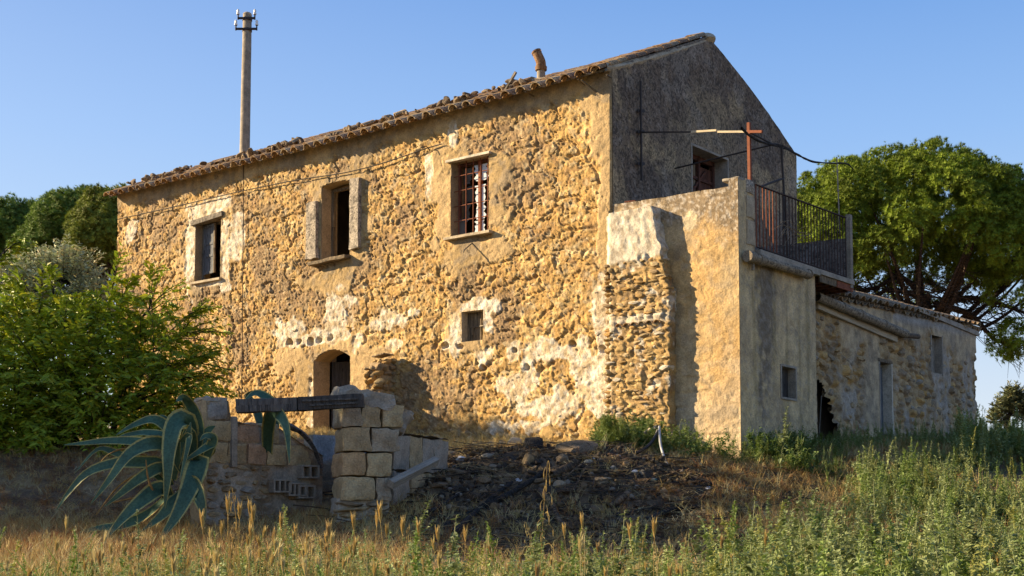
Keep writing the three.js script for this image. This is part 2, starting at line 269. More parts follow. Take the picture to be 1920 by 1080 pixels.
const facHole = (x, y) => inRect(WN1, x, y) || inRect(WN3, x, y) || inRect(WN4, x, y) || (x > WN2.x0 && x < WN2.x1 && y > WN2.y0 && y < archTop(WN2, x, .06)) || (x > DOOR.x0 && x < DOOR.x1 && y > DOOR.y0 && y < archTop(DOOR, x, .2));
const zones = [];
const zone = (k, px, py, rx, ry, sq = 2, a = 1) => { const c = onZ(px, py), e = onZ(px + rx, py), f = onZ(px, py - ry); zones.push({ k, x: c.x, y: c.y, rx: e.x - c.x, ry: f.y - c.y, sq, a }); };
// lime-white remains
for (const z of [[392, 397, 42, 22], [360, 470, 10, 70, 4], [424, 470, 8, 70, 4], [445, 445, 14, 40], [392, 530, 34, 8], [247, 432, 10, 22], [636, 594, 27, 36, 3], [600, 632, 68, 13, 3], [545, 622, 30, 22], [672, 640, 10, 16], [586, 740, 6, 50, 4], [886, 574, 30, 15, 3], [856, 620, 12, 36], [916, 600, 12, 30], [930, 575, 16, 16], [850, 645, 18, 10], [908, 672, 14, 22], [968, 655, 14, 18], [988, 685, 11, 16], [1030, 655, 48, 22], [978, 720, 44, 26], [1040, 765, 60, 34], [1098, 690, 30, 60], [1140, 640, 26, 70], [1120, 740, 30, 40], [735, 595, 36, 20], [745, 645, 20, 10], [850, 250, 9, 24], [806, 320, 7, 42, 3], [640, 540, 8, 8], [545, 640, 30, 10], [1000, 800, 30, 16], [930, 800, 14, 10], [1128, 560, 14, 40], [1160, 600, 20, 60]]) zone('white', ...z);
// smooth ochre render
for (const z of [[885, 372, 62, 108, 4], [832, 330, 30, 60], [632, 410, 56, 88, 5], [632, 520, 54, 26], [1126, 230, 24, 84, 4], [1112, 180, 30, 40], [1135, 420, 14, 120, 4], [690, 690, 40, 55, 4], [575, 720, 20, 60, 4], [632, 650, 55, 24, 3], [900, 470, 60, 28], [530, 680, 22, 30], [885, 610, 38, 40, 4], [392, 470, 42, 70, 5]]) zone('smooth', ...z);
const dz = (z, x, y, n) => { const u = Math.abs((x - z.x) / z.rx), v = Math.abs((y - z.y) / z.ry); return sst(1.12, .88, Math.pow(u ** z.sq + v ** z.sq, 1 / z.sq) + n); };
const HOLES = [[836, 648, 9], [866, 650, 9], [908, 690, 8], [967, 657, 6], [991, 688, 7], [545, 643, 9], [563, 641, 8], [585, 641, 9], [600, 637, 7], [622, 634, 7], [1075, 645, 7], [1131, 655, 8], [585, 712, 6]].map(([px, py, r]) => { const c = onZ(px, py); return [c.x, c.y, r / pxm(26)]; });
function facMasks(x, y) {
  const n = .85 * fbm(x * 2.6, y * 2.6, 51, 5), n2 = 1.0 * fbm(x * 4, y * 4, 57, 5); let w = 0, s = 0;
  for (const z of zones) { if (Math.abs(x - z.x) > z.rx * 1.9 || Math.abs(y - z.y) > z.ry * 1.9) continue; const v = dz(z, x, y, z.k === 'white' ? n2 : n); if (z.k === 'white') w = Math.max(w, v); else s = Math.max(s, v); }
  s = Math.max(s, sst(.5, .3, EAVE - y + .3 * n)); // plaster left under the eaves
  return [w, s];
}
function facH(x, y) {
  const [w, s] = facMasks(x, y), wx = x + .06 * vn(x * 6, y * 6, 3), wy = y + .05 * vn(x * 6, y * 6, 8);
  const [a, b, id, ox, oy] = voro(wx / .18, wy / .115, 5), [a2, b2, id2, px, py] = voro(wx / .075, wy / .055, 15), exp = sst(-.25, .15, fbm(x * .7, y * .7, 61, 3));
  const big = sst(.015, .11, b - a) * (.25 + .9 * id + (hash(id * 9999 | 0, 1, 1) - .5) * 1.3 * ox + (hash(id * 9999 | 0, 2, 1) - .5) * 1.3 * oy) * .052, small = sst(.02, .14, b2 - a2) * (.15 + id2 + (hash(id2 * 9999 | 0, 1, 1) - .5) * 1.6 * px) * .022;
  let rub = .016 + .38 * big * (.10 + .90 * exp) + small * (.75 - .15 * exp) + .026 * fbm(x * 2.3, y * 2.3, 63, 4) + .013 * fbm(x * 9, y * 10, 66, 2) + .016 * fbm(x * 21, y * 23, 67, 2) - .045 * sst(.07, .0, Math.abs(fbm(x * 1.9 + .2 * vn(x * 7, y * 7, 2), y * 2.6, 69, 3))) - .030 * sst(.05, .0, Math.abs(fbm(x * 4.4, y * 5.6, 70, 3)));
  const pl = .050 + .014 * fbm(x * 3, y * 3, 71, 4) + .009 * fbm(x * 13, y * 13, 72, 3) - .02 * sst(.03, 0, Math.abs(fbm(x * 2.4, y * 2.2, 74, 3))), wh = .030 + .03 * fbm(x * 8, y * 8, 73, 4) + .4 * small;
  let h = mix(mix(rub, pl, s * (1 - .35 * w)), wh, w * .8);
  for (const [hx, hy, r] of HOLES) { const d = Math.hypot(x - hx, (y - hy) * 1.25) / r + .9 * fbm(x * 7, y * 7, hx, 2); if (d < 1.3) h = mix(-.10, h, sst(.7, 1.2, d)); }
  return h * sst(0, .05, -x + .02) + .12 * sst(-LEN + 1.2, -LEN, x) * 0;
}
const OCH = [.54, .325, .10], OCH2 = [.64, .43, .17], BRN = [.38, .215, .08], TAN = [.53, .37, .18], GRY = [.27, .18, .10], WHT = [.82, .76, .63];
function facC(x, y) {
  const [w, s] = facMasks(x, y), wx = x + .06 * vn(x * 6, y * 6, 3), wy = y + .05 * vn(x * 6, y * 6, 8), id = voro(wx / .18, wy / .115, 5)[2], id2 = voro(wx / .075, wy / .055, 15)[2], n = fbm(x * 1.1, y * 1.1, 81, 4), n2 = fbm(x * 9, y * 9, 83, 3);
  let c = mixc(OCH, OCH2, sst(.45, .95, id)); c = mixc(c, BRN, sst(.35, .0, id) * .7);
  c = mixc(c, GRY, sst(-.08, .36, n + .5 * n2 + .10 * sst(-15, -6, x) - .1 * sst(3.5, 1, y)) * .8); c = mixc(c, [.68, .56, .34], sst(.22, .4, n2 - .3 * n) * .45);
  c = c.map(v => v * (.80 + .36 * id2));
  let pl = mixc(TAN, [.47, .32, .135], sst(-.2, .3, n)); pl = mixc(pl, [.33, .255, .165], sst(.08, .4, n + .5 * n2 + .45 * sst(.75, .35, EAVE - y) - .1) * .8);
  c = mixc(c, pl, s * .92); return mixc(c, mixc(WHT, [.60, .47, .30], sst(-.15, .3, n2)), w * .92 * (.66 + .34 * sst(-.25, .15, fbm(x * 13, y * 13, 85, 3))));
}
const fe = [WN1, WN2, WN3, WN4, DOOR];
const frontWall = part('front_wall', sheet({ s0: -LEN, s1: 0, t0: -.9, t1: EAVE + .06, step: .023, es: fe.flatMap(o => [o.x0, o.x1]), et: fe.flatMap(o => [o.y0, o.y1]), hole: facHole, place: (s, t, h) => [s, t, h], h: facH, col: facC }), M.wall, house);
{ // stones standing out of the front: the largest are pieces of their own
  const r = rng(404), placed = [], cell = new Map(), key = (x, y) => Math.floor(x / .5) + ',' + Math.floor(y / .5);
  const free = (x, y, w, hh) => { for (let i = -1; i < 2; i++) for (let j = -1; j < 2; j++) for (const p of cell.get(Math.floor(x / .5) + i + ',' + (Math.floor(y / .5) + j)) || []) if (Math.abs(p[0] - x) < (p[2] + w) * .47 && Math.abs(p[1] - y) < (p[3] + hh) * .47) return false; return true; };
  const big = [], rest = [];
  const tryPut = (x, y, w, hh) => {
    if (x < -LEN + w * .4 || x > -w * .45 || y > EAVE - .35 || y < -.5) return; for (const o of fe) if (x > o.x0 - w * .6 - .08 && x < o.x1 + w * .6 + .08 && y > o.y0 - hh * .6 - .06 && y < o.y1 + hh * .6 + .16) return;
    const [a, s] = facMasks(x, y); if (s > .45 || (a > .6 && r() < .75) || !free(x, y, w, hh)) return;
    const k = key(x, y); if (!cell.has(k)) cell.set(k, []); cell.get(k).push([x, y, w, hh]); placed.push([x, y, w, hh, r(), a]);
  };
  for (let i = 0; i < 900; i++) { const x = U(-LEN, 0, r), y = U(-.4, EAVE, r), low = sst(3.2, .2, y) * sst(-7, -.5, x); const w = U(.15, .27 + .22 * low, r); tryPut(x, y, w, w * U(.42, .8, r)); }
  for (let i = 0; i < 3000; i++) { const w = U(.06, .16, r); tryPut(U(-LEN, 0, r), U(-.4, EAVE, r), w, w * U(.5, .9, r)); }
  placed.sort((p, q) => q[2] * q[3] - p[2] * p[3]);
  placed.forEach((p, i) => {
    const [x, y, w, hh, k, a] = p, dpt = U(.09, .13, r), z = facH(x, y) - dpt * .5 + U(-.004, .026, r), rot = [U(-.12, .12, r), U(-.14, .14, r), U(-.35, .35, r)], sc = [w, hh, dpt];
    if (i < 290) part('stone', pickOf(SLABS, r), a > .4 ? M.white : pickOf(M.stones, r), frontWall, [x, y, z], rot, sc);
    else rest.push([mtx(V3(x, y, z), rot, V3(...sc)), a > .4 ? [.68, .58, .42] : pickOf([OCH, OCH2, [.46, .29, .10], [.40, .26, .11], [.62, .47, .26]], r)]);
  });
  inst('rubble_stones', SLABS[2], M.stoneI, rest.filter((_, i) => i % 2).map(e => e[0]), frontWall, i => rest.filter((_, k) => k % 2)[i][1]);
  inst('rubble_stones', SLABS[5], M.stoneI, rest.filter((_, i) => !(i % 2)).map(e => e[0]), frontWall, i => rest.filter((_, k) => !(k % 2))[i][1]);
}
// gable towards the terrace
const GWIN = { z0: onX(1298, 300, 0).z, z1: onX(1364, 300, 0).z, y1: onX(1330, 286, 0).y, y0: onX(1330, 286, 0).y - 2.05 };
const gTop = s => s < RZ ? mix(EAVE + .05, RIDGE.y, s / RZ) - .05 * Math.sin(Math.PI * s / RZ) : mix(RIDGE.y, BACK.y, (s - RZ) / (DEPTH - RZ)) + .10 * Math.sin(Math.PI * (s - RZ) / (DEPTH - RZ));
const gHole = (s, t) => -s < GWIN.z0 && -s > GWIN.z1 && t > GWIN.y0 && t < GWIN.y1;
const crackX = y => .55 + .35 * sst(7.0, 5.2, y) + .09 * vn(y * 5, 3, 5);
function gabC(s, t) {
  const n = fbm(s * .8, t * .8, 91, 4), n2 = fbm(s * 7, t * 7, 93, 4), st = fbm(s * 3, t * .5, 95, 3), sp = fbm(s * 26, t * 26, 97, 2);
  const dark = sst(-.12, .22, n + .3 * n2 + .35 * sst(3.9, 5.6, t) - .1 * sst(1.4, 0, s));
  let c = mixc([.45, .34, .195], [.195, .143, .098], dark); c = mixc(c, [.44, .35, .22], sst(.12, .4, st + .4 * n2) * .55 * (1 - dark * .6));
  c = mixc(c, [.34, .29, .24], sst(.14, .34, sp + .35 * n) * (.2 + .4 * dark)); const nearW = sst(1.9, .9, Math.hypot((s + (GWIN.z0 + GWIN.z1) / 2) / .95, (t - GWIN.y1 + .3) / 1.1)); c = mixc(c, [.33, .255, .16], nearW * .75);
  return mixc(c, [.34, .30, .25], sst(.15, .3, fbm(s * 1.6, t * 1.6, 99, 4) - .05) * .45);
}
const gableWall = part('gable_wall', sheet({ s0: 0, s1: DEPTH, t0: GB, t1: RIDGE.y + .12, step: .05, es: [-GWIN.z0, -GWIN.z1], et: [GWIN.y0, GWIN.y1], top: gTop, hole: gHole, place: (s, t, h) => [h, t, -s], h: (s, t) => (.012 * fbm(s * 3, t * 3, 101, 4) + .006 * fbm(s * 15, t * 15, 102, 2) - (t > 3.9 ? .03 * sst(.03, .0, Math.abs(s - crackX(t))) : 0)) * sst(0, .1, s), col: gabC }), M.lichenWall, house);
part('verge', merge([limb([V3(-.08, EAVE + .02, .2), V3(-.08, EAVE + .1, -.1), ...[.25, .5, .75, .95].map(k => V3(-.08, gTop(RZ * k) + .01, -RZ * k)), V3(-.08, RIDGE.y + .03, -RZ)], .10, .09, 30, 8, .25, 4), xf(ROCKS[5], [-.05, RIDGE.y + .01, -RZ + .03], [.2, .3, 0], [.26, .24, .5])]), M.plasterLight, house);
// other walls, floors: closed and dark inside
{
  const rw = [onZ(386, 525, -DEPTH), onZ(420, 500, -DEPTH)], rh = (s, t) => s > rw[0].x - .1 && s < rw[1].x + .35 && t > rw[0].y - .25 && t < rw[1].y + .1;
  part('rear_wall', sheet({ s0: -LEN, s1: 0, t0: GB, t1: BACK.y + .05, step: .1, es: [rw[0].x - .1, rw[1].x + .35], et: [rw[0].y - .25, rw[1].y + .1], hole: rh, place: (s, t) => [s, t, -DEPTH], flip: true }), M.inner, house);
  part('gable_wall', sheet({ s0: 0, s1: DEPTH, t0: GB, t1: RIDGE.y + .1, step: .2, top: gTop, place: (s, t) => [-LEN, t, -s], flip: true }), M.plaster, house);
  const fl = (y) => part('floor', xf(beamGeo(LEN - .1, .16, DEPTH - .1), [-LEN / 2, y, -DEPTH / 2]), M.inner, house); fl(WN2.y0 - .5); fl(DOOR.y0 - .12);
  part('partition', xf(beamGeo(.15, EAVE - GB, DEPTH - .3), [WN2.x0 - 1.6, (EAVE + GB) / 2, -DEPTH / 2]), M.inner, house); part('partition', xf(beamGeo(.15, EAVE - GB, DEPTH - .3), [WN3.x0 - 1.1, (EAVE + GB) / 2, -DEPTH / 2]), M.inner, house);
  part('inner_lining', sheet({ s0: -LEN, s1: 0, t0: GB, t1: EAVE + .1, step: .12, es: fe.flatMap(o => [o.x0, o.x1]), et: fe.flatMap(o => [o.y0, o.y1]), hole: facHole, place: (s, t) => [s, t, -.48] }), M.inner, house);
}
// openings
function reveal(o, parent, d = .48, m = M.jamb, rise = 0, t = .05, z = .035) {
  const h = o.y1 - o.y0, w = o.x1 - o.x0;
  part('jamb', xf(beamGeo(t, h + rise, d), [o.x0 - t / 2 + .004, o.y0 + (h) / 2, z - d / 2]), m, parent); part('jamb', xf(beamGeo(t, h + rise, d), [o.x1 + t / 2 - .004, o.y0 + h / 2, z - d / 2]), m, parent);
  if (!rise) part('soffit', xf(beamGeo(w + 2 * t, t, d), [(o.x0 + o.x1) / 2, o.y1 + t / 2 - .004, z - d / 2 - .003]), m, parent);
  else { const n = 14, gs = []; for (let i = 0; i < n; i++) { const xa = o.x0 + w * i / n, xb = o.x0 + w * (i + 1) / n, ya = archTop(o, xa, rise), yb = archTop(o, xb, rise); gs.push(xf(beamGeo(Math.hypot(xb - xa, yb - ya) + .01, t, d), [(xa + xb) / 2, (ya + yb) / 2 + t / 2 - .012, z - d / 2 - .004], [0, 0, Math.atan2(yb - ya, xb - xa)])); } part('arch', merge(gs), m, parent); }
  part('threshold', xf(beamGeo(w, t, d), [(o.x0 + o.x1) / 2, o.y0 - t / 2 + .006, z - d / 2 - .002]), m, parent);
}
const win = (o, l) => { const g = new THREE.Group(); g.name = 'window'; if (l) g.userData.label = l; house.add(g); return g; };
{ // left upper window: plank lintel, half open blue-grey shutter
  const o = WN1, g = win(o, 'window with a half open blue-grey panelled shutter and a wooden lintel'), w = o.x1 - o.x0, h = o.y1 - o.y0; reveal(o, g);
  part('lintel', xf(beamGeo(w + .22, .13, .2), [(o.x0 + o.x1) / 2 - .02, o.y1 + .03, .0], [0, 0, .07]), M.greywood, g);
  part('sill', xf(beamGeo(w + .12, .06, .2), [(o.x0 + o.x1) / 2, o.y0 - .035, .02]), M.plasterLight, g);
  part('frame', merge([xf(beamGeo(.06, h, .07), [o.x0 + .04, o.y0 + h / 2, -.21]), xf(beamGeo(w, .06, .07), [o.x0 + w / 2, o.y1 - .04, -.25])]), M.greywood, g);
  const sw = w * .50, H2 = h - .26;
  const bs = [xf(beamGeo(.06, H2, .04), [.03, H2 / 2, 0]), xf(beamGeo(.06, H2, .04), [sw - .03, H2 / 2, 0])]; for (const k of [0, .36, .62, 1]) bs.push(xf(beamGeo(sw - .12, .07, .036), [sw / 2, .035 + k * (H2 - .07), 0])); 
  const gm = merge([...bs, xf(beamGeo(sw - .1, H2 - .1, .014), [sw / 2, H2 / 2, -.004])]); part('shutter', gm, M.bluewood, g, [o.x0 + .07, o.y0 + .20, -.19], [0, -.12, 0]);
  part('shutter', xf(beamGeo(.05, H2, .045), [0, H2 / 2, 0]), M.oldwood, g, [o.x0 + .07 + sw * .99, o.y0 + .20, -.125]);
}
{ // middle upper window: tall, arched, between stone uprights
  const o = WN2, g = win(o, 'tall empty window under a shallow arch between grey stone uprights'), h = o.y1 - o.y0, w = o.x1 - o.x0; reveal(o, g, .5, M.plaster, .06);
  part('frame', merge([xf(beamGeo(.07, h, .08), [o.x0 + .05, o.y0 + h / 2, -.3]), xf(beamGeo(w - .1, .07, .08), [o.x0 + w / 2, o.y1 - .05, -.3])]), M.oldwood, g);
  const up = (x0, x1, y0, y1, seed) => { const a = onZ((x0 + x1) / 2, y0), b = onZ((x0 + x1) / 2, y1), c = onZ(x0, (y0 + y1) / 2), d = onZ(x1, (y0 + y1) / 2); part('upright', blockGeo(d.x - c.x, a.y - b.y, .16, seed, .02), M.pilaster, g, [(c.x + d.x) / 2, (a.y + b.y) / 2, .065]); };
  up(582, 600, 380, 487, 3); up(663, 680, 336, 468, 5);
  const a = onZ(590, 496), b = onZ(660, 484); part('sill', xf(blockGeo(b.x - a.x, .08, .3, 8, .02), [(a.x + b.x) / 2, (a.y + b.y) / 2, .08], [0, 0, .03]), M.oldwood, g);
}
{ // right upper window: rusty bars and broken panes
  const o = WN3, g = win(o, 'barred window with a red timber frame and broken glass'), w = o.x1 - o.x0, h = o.y1 - o.y0, zf = -.2; reveal(o, g, .48, M.plaster);
  part('lintel', xf(beamGeo(w + .16, .055, .14), [(o.x0 + o.x1) / 2 - .01, o.y1 + .02, .055]), M.white, g); part('sill', xf(beamGeo(w + .22, .06, .2), [(o.x0 + o.x1) / 2, o.y0 - .035, .07]), M.plasterLight, g);
  part('frame', merge([xf(beamGeo(.06, h, .06), [o.x0 + .05, o.y0 + h / 2, zf]), xf(beamGeo(.06, h, .06), [o.x1 - .03, o.y0 + h / 2, zf]), xf(beamGeo(w, .06, .06), [o.x0 + w / 2, o.y1 - .03, zf]), xf(beamGeo(w, .06, .06), [o.x0 + w / 2, o.y0 + .03, zf])]), M.redwood, g);
  part('mullion', xf(beamGeo(.085, h, .07), [o.x0 + w * .60, o.y0 + h / 2, zf + .01]), M.rust, g);
  for (let i = 0; i < 5; i++) part('bar', bar(V3(o.x0 + w * (.14 + i * .19), o.y0, -.05), V3(o.x0 + w * (.14 + i * .19), o.y1, -.05), .010), M.rust, g);
  for (let i = 1; i < 5; i++) part('bar', bar(V3(o.x0 - .02, o.y0 + h * (i / 5 + .02), -.062), V3(o.x1 + .02, o.y0 + h * (i / 5 + .02), -.062), .010), M.rust, g);
  const r = rng(31), sheetShard = (xa, xb, ya, yb, m) => { const s = new THREE.Shape(), pts = [], n = 7; for (let i = 0; i <= n; i++) pts.push([xb + U(-.06, .03, r) - (i % 2) * .035, mix(ya, yb, i / n)]); s.moveTo(xa, ya); pts.forEach(p => s.lineTo(...p)); s.lineTo(xa, yb); const e = new THREE.ExtrudeGeometry(s, { depth: .004, bevelEnabled: false }); part('pane', boxUV(e), m, g, [0, 0, zf - .01], [0, U(-.05, .05, r), 0]); };
  const mx = o.x0 + w * .6; for (let k = 0; k < 4; k++) { const ya = o.y0 + .06 + (h - .12) * k / 4, yb = o.y0 + .03 + (h - .12) * (k + 1) / 4; sheetShard(o.x0 + .08, o.x0 + .08 + w * U(.14, .26, r), ya, yb, M.dusty); }
  const sh2 = (x, dir, ya, yb, ww) => { const s = new THREE.Shape(), n = 5; s.moveTo(x, ya); s.lineTo(x, yb); for (let i = 0; i <= n; i++) s.lineTo(x + dir * ww * (i % 2 ? U(.25, .6, r) : U(.7, 1, r)), mix(yb, ya, i / n)); const e = new THREE.ExtrudeGeometry(s, { depth: .004, bevelEnabled: false }); part('pane', boxUV(e), M.glass, g, [0, 0, zf + .015]); };
  for (const [a, b, l, q] of [[0, .18, .16, .10], [.2, .45, .10, .13], [.45, .68, .13, .14], [.74, .97, .16, .24]]) { const ya = o.y0 + .05 + (h - .1) * a, yb = o.y0 + .05 + (h - .1) * b; sh2(mx - .04, -1, ya, yb, l); sh2(mx + .04, 1, ya, yb, q); }
}
{ // small lower window, half boarded
  const o = WN4, g = win(o, 'small square lower window half closed by a board'), w = o.x1 - o.x0, h = o.y1 - o.y0; reveal(o, g, .4, M.plasterLight);
  part('shutter', merge([xf(beamGeo(w * .66, h, .03), [o.x0 + w * .33, o.y0 + h / 2, -.16]), xf(beamGeo(w * .40, .03, .02), [o.x0 + w * .42, o.y0 + h * .5, -.135]), xf(beamGeo(.03, h * .5, .02), [o.x0 + w * .26, o.y0 + h * .25, -.135]), xf(beamGeo(.04, h, .04), [o.x0 + w * .66, o.y0 + h / 2, -.14])]), M.oldwood, g);
  part('bar', bar(V3(o.x0 + w * .66, o.y0 + h * .5, -.1), V3(o.x1, o.y0 + h * .52, -.1), .012), M.paleBar, g);
}
{ const g = new THREE.Group(); g.name = 'doorway'; house.add(g); reveal(DOOR, g, .5, M.plaster, .2); const h = DOOR.y1 - DOOR.y0; part('door', xf(beamGeo(.62, h, .05), [0, h / 2, 0]), M.char, g, [DOOR.x0 + .34, DOOR.y0, -.62], [0, .45, 0]); }
{ // gable window with a red-brown frame, deep plastered reveal
  const g = new THREE.Group(); g.name = 'window'; g.userData.label = 'gable window with a deep plastered reveal and red-brown frame'; house.add(g); const w = GWIN.z0 - GWIN.z1, h = GWIN.y1 - GWIN.y0, cz = (GWIN.z0 + GWIN.z1) / 2;
  part('jamb', xf(beamGeo(.5, h, .05), [-.24, GWIN.y0 + h / 2, GWIN.z0 + .022]), M.grey, g); part('jamb', xf(beamGeo(.5, h, .05), [-.24, GWIN.y0 + h / 2, GWIN.z1 - .022]), M.grey, g); part('soffit', xf(beamGeo(.5, .05, w + .1), [-.243, GWIN.y1 + .022, cz]), M.grey, g); part('threshold', xf(beamGeo(.5, .05, w), [-.242, GWIN.y0 - .02, cz]), M.grey, g);
  part('frame', merge([xf(beamGeo(.08, h, .09), [-.36, GWIN.y0 + h / 2, GWIN.z0 - .05]), xf(beamGeo(.08, h, .09), [-.36, GWIN.y0 + h / 2, GWIN.z1 + .05]), xf(beamGeo(.08, .1, w), [-.36, GWIN.y1 - .06, cz]), xf(beamGeo(.06, .07, w - .15), [-.36, GWIN.y1 - .5, cz]), xf(beamGeo(.09, h, .07), [-.35, GWIN.y0 + h / 2, cz - .06])]), M.redwood, g);
  part('panel', xf(beamGeo(.03, h - .2, w * .42), [-.38, GWIN.y0 + h / 2 - .1, cz + w * .22]), M.panel, g); part('panel', xf(beamGeo(.03, h - .2, w * .42), [-.38, GWIN.y0 + h / 2 - .1, cz - w * .26]), M.redwood, g);
  part('brace', xf(beamGeo(.03, .06, 1.0), [-.33, GWIN.y1 - .62, cz], [.75, 0, 0]), M.redwood, g);
}
// roof: boards under, tiles over
function tileGeo(r0, r1, L, up, th = .018, a0 = 0) {
  const n = 9, P = [], id = [], ring = (z, r) => { const b = P.length / 3; for (let i = 0; i < n; i++) { const a = a0 + (Math.PI - 2 * a0) * i / (n - 1); P.push(r * Math.cos(a), (up ? 1 : -1) * r * Math.sin(a), z); } return b; };
  const A = ring(0, r0), B = ring(-L, r1), C = ring(0, r0 - th), D = ring(-L, r1 - th), q = (a, b, c, d) => id.push(a, b, c, b, d, c);
  for (let i = 0; i < n - 1; i++) { q(A + i, A + i + 1, B + i, B + i + 1); q(C + i, D + i, C + i + 1, D + i + 1); q(A + i, C + i, A + i + 1, C + i + 1); q(B + i, B + i + 1, D + i, D + i + 1); } q(A, B, C, D); q(A + n - 1, C + n - 1, B + n - 1, D + n - 1);
  const g = new THREE.BufferGeometry(); g.setAttribute('position', new THREE.Float32BufferAttribute(P, 3)); g.setIndex(id); return boxUV(toCreasedNormals(g, .7));
}
const COVER = tileGeo(.130, .108, .47, true, .018, .26), PAN = tileGeo(.138, .153, .47, false, .018, .32);
const roof = new THREE.Group(); roof.name = 'roof'; house.add(roof);
{
  const sl = Math.hypot(RZ, RIDGE.y - EAVE), ca = Math.cos(PITCHM), sa = Math.sin(PITCHM), y0 = EAVE + .06, P = .37, r = rng(77), sag = x => -.05 * Math.sin(Math.PI * clamp(-x / LEN, 0, 1)) + .03 * fbm(x * .7, 3, 5, 2);
  part('roof_deck', xf(beamGeo(LEN + .1, .05, sl + .28), [-LEN / 2 - .05, y0 + sa * sl / 2 - .055, -RZ / 2 + .12], [PITCHM, 0, 0]), M.greywood, roof);
  const bsl = Math.hypot(DEPTH - RZ, RIDGE.y - BACK.y), ba = Math.atan2(RIDGE.y - BACK.y, DEPTH - RZ); part('roof_deck', xf(beamGeo(LEN - .04, .06, bsl + .2), [-LEN / 2 - .02, (RIDGE.y + BACK.y) / 2 - .08, -(RZ + DEPTH) / 2], [-ba, 0, 0]), M.tiles[4], roof);
  const pos = (x, s, up) => { const e = .40 - s * ca; return [x, y0 - .40 * Math.tan(PITCHM) + s * sa + up + sag(x), e]; };
  const n = Math.floor((LEN + .05) / P), restC = [], restP = [];
  for (let k = 0; k < 12; k++) for (let i = 0; i <= n; i++) {
    const x = -LEN - .04 + i * P, s = k * .36, drop = k && r() < .05 && k < 7; if (x > -.06) continue;
    const rc = [PITCHM + U(-.03, .03, r), U(-.05, .05, r), U(-.07, .07, r)], pc = [PITCHM + U(-.03, .03, r), U(-.04, .04, r), U(-.06, .06, r)], jit = k === 0 ? U(-.05, .05, r) : U(-.03, .03, r);
    const pp = pos(x + P / 2, s + jit * .7, .135 + .012 * (k % 2)), cp = pos(x + U(-.012, .012, r), s + jit, .006 + .012 * (k % 2));
    if (k < 3) { if (x + P / 2 < -.1) part('roof_tile', PAN, pickOf(M.tiles, r), roof, pp, pc); if (!drop) part('roof_tile', COVER, pickOf(M.tiles, r), roof, cp, rc); }
    else { if (x + P / 2 < -.1) restP.push(mtx(V3(...pp), pc, V3(1, 1, 1))); if (!drop) restC.push(mtx(V3(...cp), rc, V3(1, 1, 1))); }
  }
  const tc = () => pickOf([[.36, .21, .11], [.42, .27, .15], [.30, .18, .10], [.40, .30, .19]], r); const tm = mat([1, 1, 1], { map: T.lichen });
  inst('upper_tiles', COVER, tm, restC, roof, tc); inst('upper_tiles', PAN, tm, restP, roof, tc);
  for (let k = 0; k < 12; k++) part('roof_tile', COVER, pickOf(M.tiles, r), roof, pos(-.19 + U(-.02, .02, r), k * .355 + .02, .02 + .015 * (k % 2)), [PITCHM, U(-.06, .06, r), U(-.1, .1, r)]);
  // stones laid on the tiles
  const spots = []; for (let i = 0; i < 190; i++) { const x = -LEN + .1 + (LEN - .9) * r(), s = .30 + .95 * Math.pow(r(), 1.3); if (fbm(x * .8, 5, 9, 2) < -.2 || x > -1.9) continue; spots.push([x, s]); }
  spots.forEach(([x, s], i) => { const sh = r() < .3, w = .08 + .14 * Math.pow(r(), 1.5), p = pos(x, s, .155 + U(0, .05, r) + w * .12 + .06 * fbm(x * 1.7, 3, 3, 3)); if (sh) part('tile_shard', COVER, pickOf(M.tiles, r), roof, [p[0], p[1] - .10, p[2]], [PITCHM + U(-.15, .25, r), U(-1.0, 1.0, r), U(-.5, .5, r)], [U(.7, 1, r), 1, U(.35, .7, r)]); else part('rock', pickOf(ROCKS, r), pickOf(M.darkRocks, r), roof, p, [U(-.8, .8, r), U(0, 6, r), U(-.8, .8, r)], [w * U(.9, 1.5, r), w * U(.35, .8, r), w * U(.6, 1.1, r)]); });
  // canes poking out under the tiles near the gable
  for (const [a, b, c, d] of [[1090, 150, 1118, 172], [1137, 140, 1146, 146], [985, 172, 1000, 180], [1083, 148, 1096, 158]]) { const A = onZ(a, b, .36), B = onZ(c, d, .08); part('cane', bar(A, B, .018, 6), M.oldwood, roof); }
  // flue
  const c0 = pos(onZ(1010, 150, -.9).x + .36, 1.0, .0), cp = V3(...c0), S = 1; const fl = new THREE.Group(); fl.name = 'flue_pipe'; roof.add(fl);
  part('flue_stack', xf(new THREE.CylinderGeometry(.085, .09, .5, 14), [cp.x, cp.y + .2, cp.z]), M.concrete, fl);
  const top = cp.y + .36; part('flue_elbow', merge([limb([V3(cp.x, top - .04, cp.z), V3(cp.x, top + .07, cp.z), V3(cp.x - .01, top + .16, cp.z), V3(cp.x - .05, top + .27, cp.z + .02), V3(cp.x - .10, top + .38, cp.z + .03)],   .105, .10, 14, 14), xf(new THREE.CylinderGeometry(.125, .12, .08, 14, 1, true), [cp.x, top + .01, cp.z]), limb([V3(cp.x - .088, top + .355, cp.z + .028), V3(cp.x - .103, top + .385, cp.z + .03)], .11, .11, 2, 14)]), M.rustPipe, fl);
  part('cowl_board', xf(beamGeo(.05, .5, .05), [cp.x - .55, cp.y + .1, cp.z + .35], [0, 0, -.7]), M.greywood, roof);
}
{ // iron rods on the front and the gable
  const a = onZ(886, 455, .03), b = onZ(870, 469, .28), rd = part('iron_rod', merge([bar(a, b, .014), bar(b, b.clone().add(V3(0, -.05, .01)), .014)]), M.greywood, house);
  const hk = onZ(806, 282, .04); part('hook', limb([hk, hk.clone().add(V3(0, .06, .12)), hk.clone().add(V3(-.1, .03, .2))], .012, .01, 6, 5), M.darkRust, house);
}

